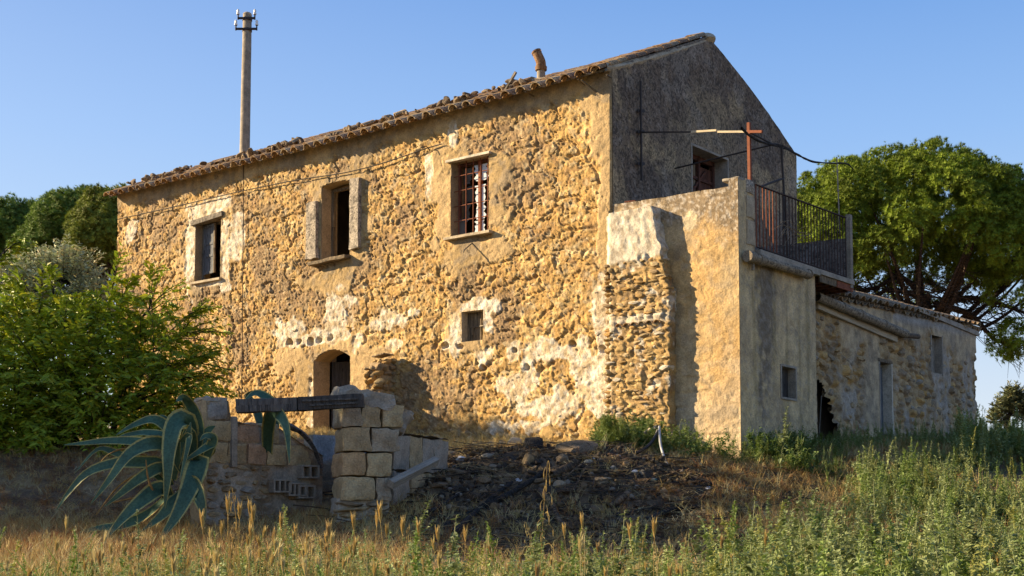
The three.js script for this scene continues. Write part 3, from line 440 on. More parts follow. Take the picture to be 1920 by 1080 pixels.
// wires on the front
{
  const pts = [[221, 411], [330, 385], [455, 358], [560, 335], [640, 325], [700, 309], [760, 292], [800, 276], [828, 270]].map(([x, y], i) => onZ(x, y + (i % 2 ? 2 : 0), .10)).map(p => toWorld(p.x, p.y, p.z).setY(p.y + HB));
  single('wire', limb(pts, .013, .013, 60, 5), M.cable, 'thin black wire sagging along the long front under the eaves', 'wire');
  const q = [[456, 292], [456, 420], [455, 540], [454, 660], [453, 760]].map(([x, y], i) => { const p = onZ(x, y, .075 + .01 * (i % 2)); return toWorld(p.x, p.y, p.z).setY(p.y + HB); });
  single('wire', limb(q, .011, .011, 30, 5), M.cable, 'thin vertical wire running down the front beside the shuttered window', 'wire');
}

// ---------------------------------------------------------------- terrace block on the corner
const TW = onZ(1387, 600).x, SD = -onX(1531, 700, TW).z, SLABY = onX(1419, 470, TW).y, PT0 = onZ(1150, 384).y, PT1 = onZ(1364, 351).y, PT2 = onZ(1376, 334).y, RAILZ = onX(1587, 460, TW).z;
const terrace = thing('terrace_block', 'plastered block with a railed roof terrace built against the gable end', 'terrace', V3(O.x, HB, O.z), TURN);
const BTOP = onZ(1195, 392, .2).y, btR = y => { const k = (v, a, b) => sst(a, b, v), y1 = onZ(1250, 480).y, y2 = onZ(1265, 560).y; return mix(mix(onZ(1267, 700).x, onZ(1268, 560).x, k(y, onZ(1265, 800).y, y2)), mix(onZ(1255, 490).x, onZ(1238, 400).x, k(y, y1, BTOP)), k(y, y2, y1)) + .05 * fbm(1.5, y * 4, 3, 3) + .02 * vn(3, y * 14, 2); };
{
  const pTop = s => s > onZ(1366, 350).x ? PT2 : mix(PT0, PT1, s / TW) + .012 * vn(s * 4, 1, 1), eX = onZ(1366, 350).x, fac2 = { z: [] };
  const course = .27, gl = onZ(1300, 690).y;
  const grooves = (s, t) => { const k = Math.floor(t / course), off = (k % 2) * .25 + .1 * hash(k, 3, 1), dy = Math.abs(t / course - Math.round(t / course)) * course, fx = (s + off) / .55, dx = Math.abs(fx - Math.round(fx)) * .55, m = sst(gl + .5, gl - .4, t + .5 * fbm(s * 2, t * 2, 5, 3)) * sst(-.25, .1, fbm(s * 1.6 + 3, t * 1.6, 15, 3)); return m * Math.max(sst(.03, 0, dy + .01 * vn(s * 6, t * 6, 2)), sst(.02, 0, dx) * .7); };
  const col = (s, t) => {
    const n = fbm(s * 1.1, t * 1.1, 111, 4), n2 = fbm(s * 7, t * 7, 113, 4), sp = fbm(s * 24, t * 24, 115, 2); let c = mixc([.58, .42, .215], [.60, .385, .155], sst(-.1, .35, fbm(s * 1.4, t * .7, 117, 3)));
    c = mixc(c, [.46, .38, .27], sst(.05, .35, n2) * .35); const top = sst(-.25, .35, (t - PT1 + .75) * .9 + .9 * n + .3 * n2); c = mixc(c, mixc([.25, .185, .115], [.55, .49, .41], sst(.02, .3, sp)), top * .9);
    c = mixc(c, [.30, .21, .11], sst(.2, .45, fbm(s * 2.1, t * 3.0, 119, 4)) * .6); c = mixc(c, [.58, .50, .38], sst(gl + .4, gl - .6, t + n) * .4);
    const w = Math.hypot((s - onZ(1296, 412).x) / .13, (t - onZ(1296, 412).y) / .2) + .8 * n2; return mixc(c, [.68, .56, .36], sst(1.1, .85, w));
  };
  const hf = (s, t) => (.010 * fbm(s * 3, t * 3, 121, 4) + .008 * fbm(s * 12, t * 12, 123, 3) - .03 * grooves(s, t) - .015 * sst(.03, 0, Math.abs(fbm(s * 2.2, t * 3.2, 127, 3)))) * sst(TW, TW - .04, s);
  part('front_wall', sheet({ s0: 0, s1: TW, t0: GB, t1: PT2, step: .03, es: [eX], top: pTop, place: (s, t, h) => [s, t, h + .012], h: hf, col }), M.wall, terrace);
  part('parapet_cap', sheet({ s0: 0, s1: TW, t0: 0, t1: .3, step: .06, es: [eX], place: (s, t) => [s, pTop(s) + .008 * vn(s * 9, t * 9, 4), .012 - t], col: (s, t) => mixc([.30, .24, .17], [.5, .42, .3], sst(-.2, .3, fbm(s * 8, t * 8, 5, 3))) }), M.wall, terrace);
  part('parapet_back', xf(beamGeo(TW - .02, PT1 - SLABY + .3, .03), [TW / 2, (PT1 + SLABY) / 2 - .17, -.29]), M.grey, terrace);
  part('parapet_tile', xf(beamGeo(.22, .03, .15), [onZ(1178, 380).x, pTop(.4) + .025, -.1], [.05, .3, 0]), M.rust, terrace);
  // side wall with its stained plaster and the small window
  const W = { z0: onX(1465, 716, TW).z, z1: onX(1491, 716, TW).z, y0: onX(1478, 746, TW).y, y1: onX(1478, 689, TW).y }, pz = -onX(1415, 420, TW).z;
  const sc = (s, t) => {
    const n = fbm(s * 1.3, t * 1.0, 131, 4), n2 = fbm(s * 8, t * 8, 133, 4), st = fbm(s * 2.6, t * .33, 137, 4), st2 = fbm(s * 5.5, t * .4, 139, 3);
    let c = mixc([.70, .53, .29], [.60, .45, .255], sst(-.2, .3, n)); const g = Math.exp(-(((s - .95) / .42) ** 2)) + .55 * Math.exp(-(((s - 2.35) / .22) ** 2));  // base paler than the front wall, to lift the shade on this face
    c = mixc(c, [.31, .235, .10], sst(.0, .3, st2 + .25 * g - .05) * .55); c = mixc(c, [.14, .105, .075], sst(.12, .42, .62 * g + .7 * st + .4 * n2 + .25 * n - .30) * sst(-1.4, .3, t) * .8); return mixc(c, [.36, .32, .27], sst(.2, .4, fbm(s * 20, t * 20, 141, 2) + .25 * g) * .45);
  };
  part('side_wall', sheet({ s0: 0, s1: SD, t0: GB, t1: PT2, step: .04, es: [-W.z0, -W.z1, pz], et: [W.y0, W.y1], top: s => s < pz ? PT2 : SLABY, hole: (s, t) => -s < W.z0 && -s > W.z1 && t > W.y0 && t < W.y1, place: (s, t, h) => [TW + h, t, -s], h: (s, t) => (.010 * fbm(s * 3, t * 3, 143, 4) + .005 * fbm(s * 16, t * 16, 144, 2) - .012 * sst(.02, 0, Math.abs(fbm(s * 1.8, t * 1.4, 145, 3)))) * sst(0, .06, s), col: sc }), M.wall, terrace);
  part('pillar_side', xf(beamGeo(.32, PT2 - SLABY, .03), [TW - .17, (PT2 + SLABY) / 2, -pz]), M.grey, terrace); part('pillar_top', xf(blockGeo(.34, .05, pz, 3), [TW - .17, PT2, -pz / 2 - .01]), M.grey, terrace);
  // stones of the corner pier show beside the railing
  [[335, 362], [366, 408], [412, 458]].forEach(([a, b], i) => { const A = onX(1402, a, TW), B = onX(1402, b, TW); part('block', blockGeo(.14, A.y - B.y - .01, pz * .52, 20 + i, .02), i ? M.plasterLight : M.pilaster, terrace, [TW - .045, (A.y + B.y) / 2, -pz * .72]); });
  part('rear_wall', sheet({ s0: 0, s1: TW, t0: GB, t1: SLABY, step: .2, place: (s, t) => [s, t, -SD], flip: true }), M.grey, terrace);
  part('roof_slab', xf(beamGeo(TW + .12, .13, SD - pz), [TW / 2 + .06, SLABY - .065, -(SD + pz) / 2]), M.grey, terrace);
  const cl = -RAILZ - SD + .1; part('balcony_slab', xf(beamGeo(TW + .12, .10, cl), [TW / 2 + .063, SLABY - .048, -SD - cl / 2]), M.grey, terrace);
  for (let i = 0; i < 2; i++) part('edge_board', xf(beamGeo(.04, .14, cl / 2 - .04), [TW + .07, SLABY - .17, -SD - cl * (i + .5) / 2 - .02]), i ? M.rust : M.oldwood, terrace);
  for (let i = 0; i < 5; i++) part('joist', xf(beamGeo(TW, .14, .09), [TW / 2, SLABY - .17, -SD - .2 - (cl - .3) * i / 4]), M.redwood, terrace);
  const far = onX(1503, 428, TW), eY = onX(1586, 408, TW).y; // low wall at the far end of the terrace
  part('end_wall', sheet({ s0: 0, s1: TW + .05, t0: SLABY, t1: SLABY + .98, step: .05, top: s => SLABY + .98 - .10 * s / TW, place: (s, t, h) => [s, t, RAILZ + .02 + h], h: (s, t) => .02 * fbm(s * 4, t * 4, 151, 3), col: (s, t) => mixc([.20, .17, .15], [.30, .27, .25], sst(-.1, .3, fbm(s * 5, t * 5, 153, 4))) }), M.lichenWall, terrace); part('end_wall_back', xf(beamGeo(TW + .04, .84, .08), [TW / 2, SLABY + .43, RAILZ - .035]), M.grey, terrace);
  part('end_post', xf(beamGeo(.10, eY - SLABY + .22, .12), [TW + .06, (eY + SLABY) / 2 - .06, RAILZ - .01]), M.concrete, terrace);
  const w = new THREE.Group(); w.name = 'window'; terrace.add(w); const wh = W.y1 - W.y0, ww = W.z0 - W.z1, wz = (W.z0 + W.z1) / 2;
  part('frame', merge([xf(beamGeo(.22, wh + .08, .045), [TW - .09, W.y0 + wh / 2, W.z0 + .02]), xf(beamGeo(.22, wh + .08, .045), [TW - .09, W.y0 + wh / 2, W.z1 - .02]), xf(beamGeo(.22, .045, ww), [TW - .09, W.y1 + .02, wz]), xf(beamGeo(.22, .045, ww), [TW - .088, W.y0 - .02, wz])]), M.grey, w); part('shutter', merge([xf(beamGeo(.02, wh, ww * .5), [TW - .15, W.y0 + wh / 2, wz + ww * .26]), xf(beamGeo(.02, wh, ww * .46), [TW - .158, W.y0 + wh / 2, wz - ww * .26])]), M.char, w);
  // big drain pipe under the slab
  const A = onX(1405, 481, TW + .13), B = onX(1518, 515, TW + .13), dp = new THREE.Group(); dp.name = 'drain_pipe'; terrace.add(dp), (A.x = B.x = TW + .13);
  part('pipe', limb([A, A.clone().lerp(B, .5), B], .085, .085, 8, 14), M.pipe, dp); for (const k of [0, .16, .97]) { const p = A.clone().lerp(B, k); part('collar', bar(p.clone().lerp(B, -.03), p.clone().lerp(B, .05), .105, 14), M.pipe, dp); } const pb = A.clone().lerp(B, .1); part('bracket', xf(beamGeo(.05, .16, .05), [pb.x - .06, pb.y - .13, pb.z]), M.grey, dp);
  // railing
  const rl = new THREE.Group(); rl.name = 'railing'; terrace.add(rl); const rx = TW + .05, r0 = onX(1417, 346, rx), r1 = onX(1585, 408, rx), zt0 = r0.z, zt1 = r1.z; r0.x = r1.x = rx;
  part('top_rail', flatBar(r0, r1, .045, .02), M.darkRust, rl); const b0 = V3(rx, SLABY + .05, zt0), b1 = V3(rx, SLABY + .05, zt1); part('bottom_rail', flatBar(b0, b1, .035, .015), M.darkRust, rl);
  for (let i = 0; i <= 29; i++) part('baluster', bar(b0.clone().lerp(b1, i / 29), r0.clone().lerp(r1, i / 29), .0105), i < 7 ? M.rust : M.darkRust, rl);
  // rough remains of an older wall left standing against the corner
  const bt = part('buttress', sheet({ s0: -.12, s1: 1.6, t0: GB, t1: BTOP, step: .03, place: (s, t, h) => { const e = btR(t), f = -.12 + (s + .12) / 1.72 * (e + .12 + .25); return f < e ? [f, t, .02 + (.20 * sst(-.12, .1, f) + h) * 1] : [e + .02 * vn(t * 9, f * 20, 1), t, .22 - (f - e) / .25 * .24]; }, h: (s, t) => { const y1 = onZ(1200, 492).y, w = sst(y1 - .04, y1 + .03, t + .1 * vn(s * 5, 2, 1)), [a, b, id] = voro(s / .2, t / .1, 25); return mix(sst(.03, .3, b - a) * .045 * (.4 + id) + .02 * fbm(s * 7, t * 7, 161, 3) - .02, .03 + .025 * fbm(s * 9, t * 5, 163, 4), w); }, col: (s, t) => { const y1 = onZ(1200, 492).y, y2 = onZ(1200, 602).y, n = fbm(s * 4, t * 4, 165, 4), n2 = fbm(s * 11, t * 11, 167, 3), w = Math.max(sst(y1 - .05, y1 + .02, t + .1 * n), sst(.13, .05, Math.abs(t - y2) + .1 * n) * .9, sst(.12, .02, Math.abs(s) + .1 * n) * .8, sst(.25, .4, n + .3 * n2)); return mixc(mixc([.50, .33, .13], [.34, .22, .10], sst(-.2, .3, n)), mixc([.70, .63, .50], [.50, .42, .31], sst(-.05, .35, n2)), w); } }), M.wall, terrace);
  const r = rng(515), y1 = onZ(1200, 497).y, y2 = onZ(1200, 602).y;
  let y = -.7; while (y < y1) { const rh = U(.07, .14, r); let x = -.1; while (x < 1.2) { const wd = U(.10, .34, r); const cx = x + wd / 2, cy = y + rh / 2; if (x + wd < btR(cy) + .06 && Math.abs(cy - y2) > .10 && r() < .93) part('stone', pickOf(SLABS, r), r() < .09 ? M.white : pickOf(M.stones, r), bt, [cx, cy + U(-.015, .015, r), .165 + U(-.03, .04, r)], [U(-.15, .15, r), U(-.2, .2, r), U(-.14, .14, r)], [wd * 1.0, rh * U(.8, 1.08, r), U(.14, .2, r)]); x += wd; } y += rh; }
  for (let i = 0; i < 6; i++) part('tile_end', COVER, M.tiles[i % 5], bt, [.3 + i * .17, y2 - .13, .28], [.1, 0, U(-.1, .1, r)], [.62, .6, .3]);
}
// scaffold of rusty bars over the terrace
{
  const g = thing('pergola_frame', 'bare frame of rusty bars standing over the terrace', 'pergola', V3(O.x, HB, O.z), TURN), P = (px, py, x) => onX(px, py, x), px = TW - .1;
  part('wall_bar', bar(P(1201, 152, .08), P(1203, 338, .08), .022), M.iron, g); for (const y of [208, 247, 307]) part('bracket', flatBar(P(1195, y, .05), P(1208, y, .05), .03, .06), M.iron, g);
  const a = P(1200, 248, .1), pTop = P(1404, 230, px), pBase = P(1406, 345, px), m = P(1404, 247, px), e = m.clone().add(m.clone().sub(a).multiplyScalar(38 / 204 * .62));
  part('post', flatBar(pBase, pTop, .06, .06), M.rust, g); part('cross_bar', flatBar(a, a.clone().lerp(m, .48), .03, .03), M.iron, g); part('cross_bar', flatBar(a.clone().lerp(m, .49), a.clone().lerp(m, .72).add(V3(0, .03, 0)), .04, .045), M.paleBar, g); part('cross_bar', flatBar(a.clone().lerp(m, .73), m, .04, .045), M.paleBar, g); part('cross_bar', flatBar(m.clone().lerp(e, .1), e, .05, .05), M.rust, g);  // pale lengths imitate the sunlit top of the cross bar
  const q = P(1450, 271, px); part('stay', bar(P(1265, 316, .3), q, .017), M.iron, g); part('stay', bar(P(1404, 247, px), q, .02), M.iron, g);
  part('post', bar(P(1465, 276, px), P(1477, 485, px), .022), M.iron, g); part('post', bar(P(1469, 330, px), P(1470, 480, px), .018), M.iron, g); part('stay', bar(P(1425, 350, px), P(1468, 335, px), .022), M.iron, g);
  const v = [[1390, 240], [1408, 256], [1440, 270], [1462, 272], [1490, 287], [1520, 302], [1560, 306], [1590, 308], [1600, 318]].map(([x, y], i) => { const p = onX(x, y, px + .1); return toWorld(p.x, p.y, p.z).setY(p.y + HB); });
  single('vine_stem', merge([limb(v, .026, .014, 40, 7, .35, 3), limb([v[2], v[3].clone().add(V3(.05, -.05, 0)), v[4].clone().add(V3(0, .0, .0))], .02, .008, 10, 5, .3, 5)]), M.vine, 'dead woody vine stem hanging over the terrace railing', 'vine');
  const p0 = onX(1572, 402, TW), p1 = onX(1567, 293, TW); const W0 = toWorld(p0.x, p0.y - .4, p0.z - .05).setY(p0.y - .4 + HB), W1 = toWorld(p1.x, p1.y, p1.z - .05).setY(p1.y + HB);
  const rod = thing('metal_rod', 'thin upright grey rod at the far end of the railing', 'rod', W0); part('rod', bar(V3(0, 0, 0), W1.clone().sub(W0), .014), M.cement, rod); for (const k of [.55, .8]) part('clamp', bar(W1.clone().sub(W0).multiplyScalar(k), W1.clone().sub(W0).multiplyScalar(k + .02), .026), M.cement, rod);
  // dry twigs caught in the railing
  const r = rng(64), tw = [], c = onX(1500, 440, TW + .12); for (let i = 0; i < 26; i++) { const p = c.clone().add(V3(U(-.03, .06, r), U(-.12, .12, r), U(-.5, .5, r))); tw.push(limb([p, p.clone().add(V3(U(-.05, .05, r), U(-.05, .1, r), U(.1, .3, r))), p.clone().add(V3(U(-.05, .05, r), U(-.25, .05, r), U(.3, .6, r)))], .006, .003, 5, 4)); }
  const o = single('dry_twigs', merge(tw), mat([.34, .24, .14], { bump: null }), 'dry tangled twigs caught in the terrace railing', 'twigs', V3(O.x, HB, O.z), null, [0, TURN, 0]);
}

// ---------------------------------------------------------------- low annex behind
const AXX = 2.2, A0 = onX(1533, 552, AXX), A1 = onX(1826, 616, AXX), AE = -A1.z, AS = 3.0;
const annex = thing('annex', 'low rubble stone annex with a sloping tiled roof behind the terrace', 'annex', V3(O.x, HB, O.z), TURN);
{
  const top = s => mix(A0.y, A1.y, (s + A0.z) / (AE + A0.z)) - .02, D = { s0: -onX(1647, 760, AXX).z, s1: -onX(1667, 760, AXX).z, y1: onX(1657, 681, AXX).y, y0: -.4 }, S = { s0: -onX(1744, 665, AXX).z, s1: -onX(1763, 665, AXX).z, y1: onX(1752, 630, AXX).y, y0: onX(1752, 699, AXX).y };
  const hc = onX(1545, 830, AXX), hTop = onX(1545, 712, AXX).y, hR = -onX(1572, 800, AXX).z;
  const hole = (s, t) => (s > D.s0 && s < D.s1 && t > D.y0 && t < D.y1) || (s > S.s0 && s < S.s1 && t > S.y0 && t < S.y1) || (s < hR + .1 * vn(s * 4, t * 4, 3) - .9 * Math.pow(clamp((t + .2) / (hTop + .2), 0, 1.2), 2.5) && t < hTop + .1 * vn(s * 5, 2, 2));
  const pl = (s, t) => { const n = fbm(s * 1.2, t * 1.2, 171, 4), tp = top(s) - t; const u = sst(.15, -.15, s < D.s0 ? tp - .95 - .3 * (s - 6) + .9 * n : tp - .5 + 1.2 * n); const dj = sst(.55, .35, Math.abs(s - D.s0 + .35) + .25 * n + .1 * (t < 1.2 ? 1.2 - t : 0)) * (t < D.y1 + .3 ? 1 : 0); return [Math.max(u, dj), sst(.0, .25, fbm(s * 1.5 + 9, t * .8, 173, 4) + .32 * sst(D.s1, D.s1 + 2.5, s) - .2)]; };
  const H = (s, t) => { const [p, g] = pl(s, t), [a, b, id] = voro(s / .27, t / .17, 35), n = fbm(s * 9, t * 9, 175, 3); const rub = sst(.03, .3, b - a) * .09 * (.3 + id) + .025 * n + .05 * fbm(s * 1.8, t * 1.8, 176, 3) - .03; return mix(mix(rub, .02 + .04 * n + .03 * fbm(s * 2, t * 2, 177, 3), g * .7), .05 + .008 * n, p); };
  const C = (s, t) => { const [p, g] = pl(s, t), id = voro(s / .27, t / .17, 35)[2], n = fbm(s * 5, t * 5, 179, 4); let c = mixc([.54, .385, .20], [.37, .27, .165], sst(.4, .8, id)); c = mixc(c, [.58, .36, .13], sst(.85, .95, id + .1 * n)); c = mixc(c, [.48, .44, .385], g * .7 * sst(-.3, .1, n)); c = mixc(c, mixc([.60, .46, .28], [.38, .295, .19], sst(-.05, .3, n + .4 * fbm(s * 3, t * .8, 180, 3))), p * .9); return mixc(c, [.42, .40, .37], sst(.3, .1, top(s) - t) * (s > 8 ? .8 : 0)); };
  const wall = part('front_wall', sheet({ s0: AS, s1: AE, t0: GB, t1: Math.max(A0.y, A1.y) + .05, step: .045, es: [D.s0, D.s1, S.s0, S.s1], et: [D.y1, S.y0, S.y1], top, hole, place: (s, t, h) => [AXX + h, t, -s + .05 * sst(AE - .3, AE, s) * vn(t * 3, 1, 1)], h: H, col: C }), M.wall, annex);
  const r = rng(818), used = []; for (let i = 0; i < 1500 && used.length < 210; i++) { const s = U(AS + .3, AE - .15, r), w = U(.16, .38, r), hh = w * U(.45, .8, r), t = U(-.3, top(s) - .3, r); const [p] = pl(s, t); if (p > .3 || hole(s, t) || hole(s - w * .7, t) || hole(s + w * .7, t) || hole(s, t - hh * .6) || hole(s, t + hh * .6) || used.some(q => Math.abs(q[0] - s) < (q[2] + w) * .45 && Math.abs(q[1] - t) < (q[3] + hh) * .45)) continue; used.push([s, t, w, hh]); part('stone', pickOf(SLABS, r), pickOf(M.greyStones, r), wall, [AXX + H(s, t) - .045, t, -s], [U(-.25, .25, r), U(-.3, .3, r) + Math.PI / 2, U(-.2, .2, r)], [w, hh, U(.12, .2, r)]); }
  part('end_wall', sheet({ s0: 0, s1: AXX + 1.5, t0: GB, t1: top(AE) + 1.6, step: .06, top: s => top(AE) + s * .36, place: (s, t, h) => [AXX - s, t, -AE - h + .03], h: (s, t) => { const [a, b, id] = voro(s / .25, t / .16, 37); return sst(.03, .3, b - a) * .07 * id; }, col: (s, t) => mixc([.36, .27, .16], [.25, .2, .15], voro(s / .25, t / .16, 37)[2]), flip: true }), M.wall, annex);
  part('rear_wall', xf(beamGeo(.2, 5.5, AE - 7.7), [-1.5, 1.2, -(AE + 7.7) / 2]), M.inner, annex); part('inner_wall', xf(beamGeo(.1, 4, 1.2), [AXX - 1.6, 1, -4]), M.inner, annex);
  part('inner_wall', sheet({ s0: AS, s1: AE, t0: GB, t1: A1.y, step: .1, es: [D.s0, D.s1, S.s0, S.s1], et: [D.y1, S.y0, S.y1], top: s => top(s) - .1, hole, place: (s, t) => [AXX - .45, t, -s] }), M.inner, annex);
  const dr = new THREE.Group(); dr.name = 'doorway'; annex.add(dr); part('jamb', xf(beamGeo(.42, D.y1 - D.y0, .05), [AXX - .15, (D.y1 + D.y0) / 2, -D.s0 + .02]), M.grey, dr); part('jamb', xf(beamGeo(.42, D.y1 - D.y0, .06), [AXX - .13, (D.y1 + D.y0) / 2, -D.s1 - .025]), M.white, dr); part('lintel', xf(beamGeo(.4, .08, D.s1 - D.s0 + .2), [AXX - .14, D.y1 + .04, -(D.s0 + D.s1) / 2]), M.oldwood, dr); part('door', xf(beamGeo(.04, D.y1 - D.y0, D.s1 - D.s0), [AXX - .16, (D.y1 + D.y0) / 2 - .06, -(D.s0 + D.s1) / 2]), M.shutterGrey, dr);
  const wn = new THREE.Group(); wn.name = 'window'; annex.add(wn); part('jamb', xf(beamGeo(.3, S.y1 - S.y0, .05), [AXX - .10, (S.y1 + S.y0) / 2, -S.s0 + .02]), M.grey, wn); part('jamb', xf(beamGeo(.3, S.y1 - S.y0 + .1, .05), [AXX - .09, (S.y1 + S.y0) / 2, -S.s1 - .02]), M.cement, wn); part('blocking', xf(beamGeo(.05, S.y1 - S.y0, S.s1 - S.s0), [AXX - .17, (S.y1 + S.y0) / 2, -(S.s0 + S.s1) / 2]), M.grey, wn);
  // roof: tiles run down towards the front
  const ap = .36, aa = Math.atan(ap), rf = new THREE.Group(); rf.name = 'roof'; annex.add(rf); const L = 3.6, sx = AE - AS, ez = Math.atan2(A1.y - A0.y, AE + A0.z);
  part('roof_deck', sheet({ s0: AS, s1: AE + .1, t0: -.1, t1: L, step: .3, place: (s, t) => [AXX - t, top(s) + t * ap + .02, -s] }), M.greywood, rf);
  for (let k = 0; k < 7; k++) for (let i = 0; i * .34 < sx; i++) { const s = AS + .1 + i * .34, x0 = AXX + .12 - k * .40 + U(-.04, .04, r), y = top(s) + (AXX - x0) * ap; const rr = [0, Math.PI / 2, 0]; const mk = (g, ds, dy) => { const m = part('roof_tile', g, r() < .6 ? pickOf(M.tiles, r) : M.darkRocks[1], rf, [x0, y + dy, -s - ds]); m.rotation.order = 'YXZ'; m.rotation.set(aa + U(-.04, .04, r), Math.PI / 2 + U(-.05, .05, r), U(-.06, .06, r)); }; mk(COVER, 0, .09); if (k < 4) mk(PAN, .17, .14); }
  // cement gutter pipe sloping along the wall head
  const g0 = onX(1531, 556, AXX + .2), g1 = onX(1698, 626, AXX + .2), gt = new THREE.Group(); gt.name = 'gutter_pipe'; annex.add(gt); part('pipe', limb([g0, g0.clone().lerp(g1, .5), g1], .10, .10, 8, 14), M.pipe, gt); for (const k of [.25, .45, .72]) part('collar', bar(g0.clone().lerp(g1, k), g0.clone().lerp(g1, k + .03), .112, 14), M.pipe, gt);
  const l0 = onX(1531, 572, AXX + .08), l1 = onX(1680, 636, AXX + .08); part('ledge', flatBar(l0, l1, .09, .16), M.plasterLight, gt); part('outlet', bar(onX(1690, 628, AXX + .12), onX(1722, 631, AXX + .25), .06, 10), M.darkRocks[2], gt);
  part('wall_head', xf(beamGeo(.3, .12, 4), [AXX - .05, top(AE - 2) + .03, -AE + 1.9], [-Math.atan2(A1.y - A0.y, AE + A0.z) * -1 * -1, 0, 0]), M.cement, annex);
  part('cane', bar(onX(1536, 812, AXX + .1), onX(1540, 742, AXX + .1), .012), M.greywood, annex);
}

// broken stub of wall beside the door
{
  const c = onZ(728, 735), W = toWorld(c.x, 0, 0), gy = ground(W.x, W.z), s = thing('wall_stub', 'broken stub of rubble wall standing out of the front beside the doorway', 'wall', V3(W.x, gy - .1, W.z), TURN), r = rng(222), H = onZ(715, 668, .4).y + HB - gy + .1;
  part('core', xf(blockGeo(.34, H * .95, .5, 4, .05), [0, H * .46, .2]), M.plaster, s); part('core', xf(blockGeo(.32, H * .6, .5, 5, .06), [0, H * .28, .55]), M.plaster, s);
  for (let y = .05; y < H; y += .15) { const out = .55 * (1 - y / H) ** .8 + .38; for (let z = .05; z < out; z += .2) for (const sd of [-1, 1, 0]) { if (sd === 0 && z < out - .22) continue; part('stone', pickOf(ROCKS, r), pickOf(M.stones, r), s, [sd * .17 + U(-.02, .02, r), y + U(0, .05, r), z + U(-.04, .04, r)], [U(-.3, .3, r), U(-.3, .3, r), U(-.3, .3, r)], [U(.14, .24, r), U(.1, .17, r), U(.16, .26, r)]); } }
  part('stone', ROCKS[3], M.pinkStone, s, [.16, H * .42, .62], [.3, .4, .2], [.26, .3, .26]); part('slate', xf(beamGeo(.36, .03, .3), [.1, H + .03, .3], [0, 0, .12]), M.darkRocks[1], s);
}

// ---------------------------------------------------------------- ruined walls in front
function courseWall(parent, w, h, d, rows, mats, r, o = {}) { // face at z=0, x 0..w; rows from the bottom [height, min, max, geo]
  let y = o.y0 || 0; for (const [rh, a, b, kind] of rows) { let x = 0; while (x < w - .03) { let bw = Math.min(U(a, b, r), w - x); if (w - x - bw < a * .4) bw = w - x; if (!(o.skip && o.skip(x + bw / 2, y + rh / 2))) { if (kind === 'b') part('block', blockGeo(bw - .014, rh - .014, d, Math.floor(r() * 99), .026), pickOf(mats, r), parent, [x + bw / 2, y + rh / 2, -d / 2 + U(-.015, .02, r)], [U(-.02, .02, r), U(-.03, .03, r), U(-.02, .02, r)]); else part('stone', pickOf(SLABS, r), pickOf(o.rub || mats, r), parent, [x + bw / 2, y + rh / 2, -.09 + U(-.03, .03, r)], [U(-.1, .1, r), U(-.2, .2, r), U(-.1, .1, r)], [bw * 1.03, rh * 1.02, U(.2, .3, r)]); } x += bw; } y += rh; }
  return y;
}
const ASH1 = mat([.58, .44, .24], { bs: .03 }), ASH2 = mat([.50, .375, .21], { bs: .03 }), ASH3 = mat([.58, .39, .20], { bs: .03 }), ASH4 = mat([.44, .36, .25], { bs: .03 }), ASH5 = mat([.52, .34, .21], { bs: .03 }), HOLLOW = mat([.42, .37, .30], { bs: .01 });
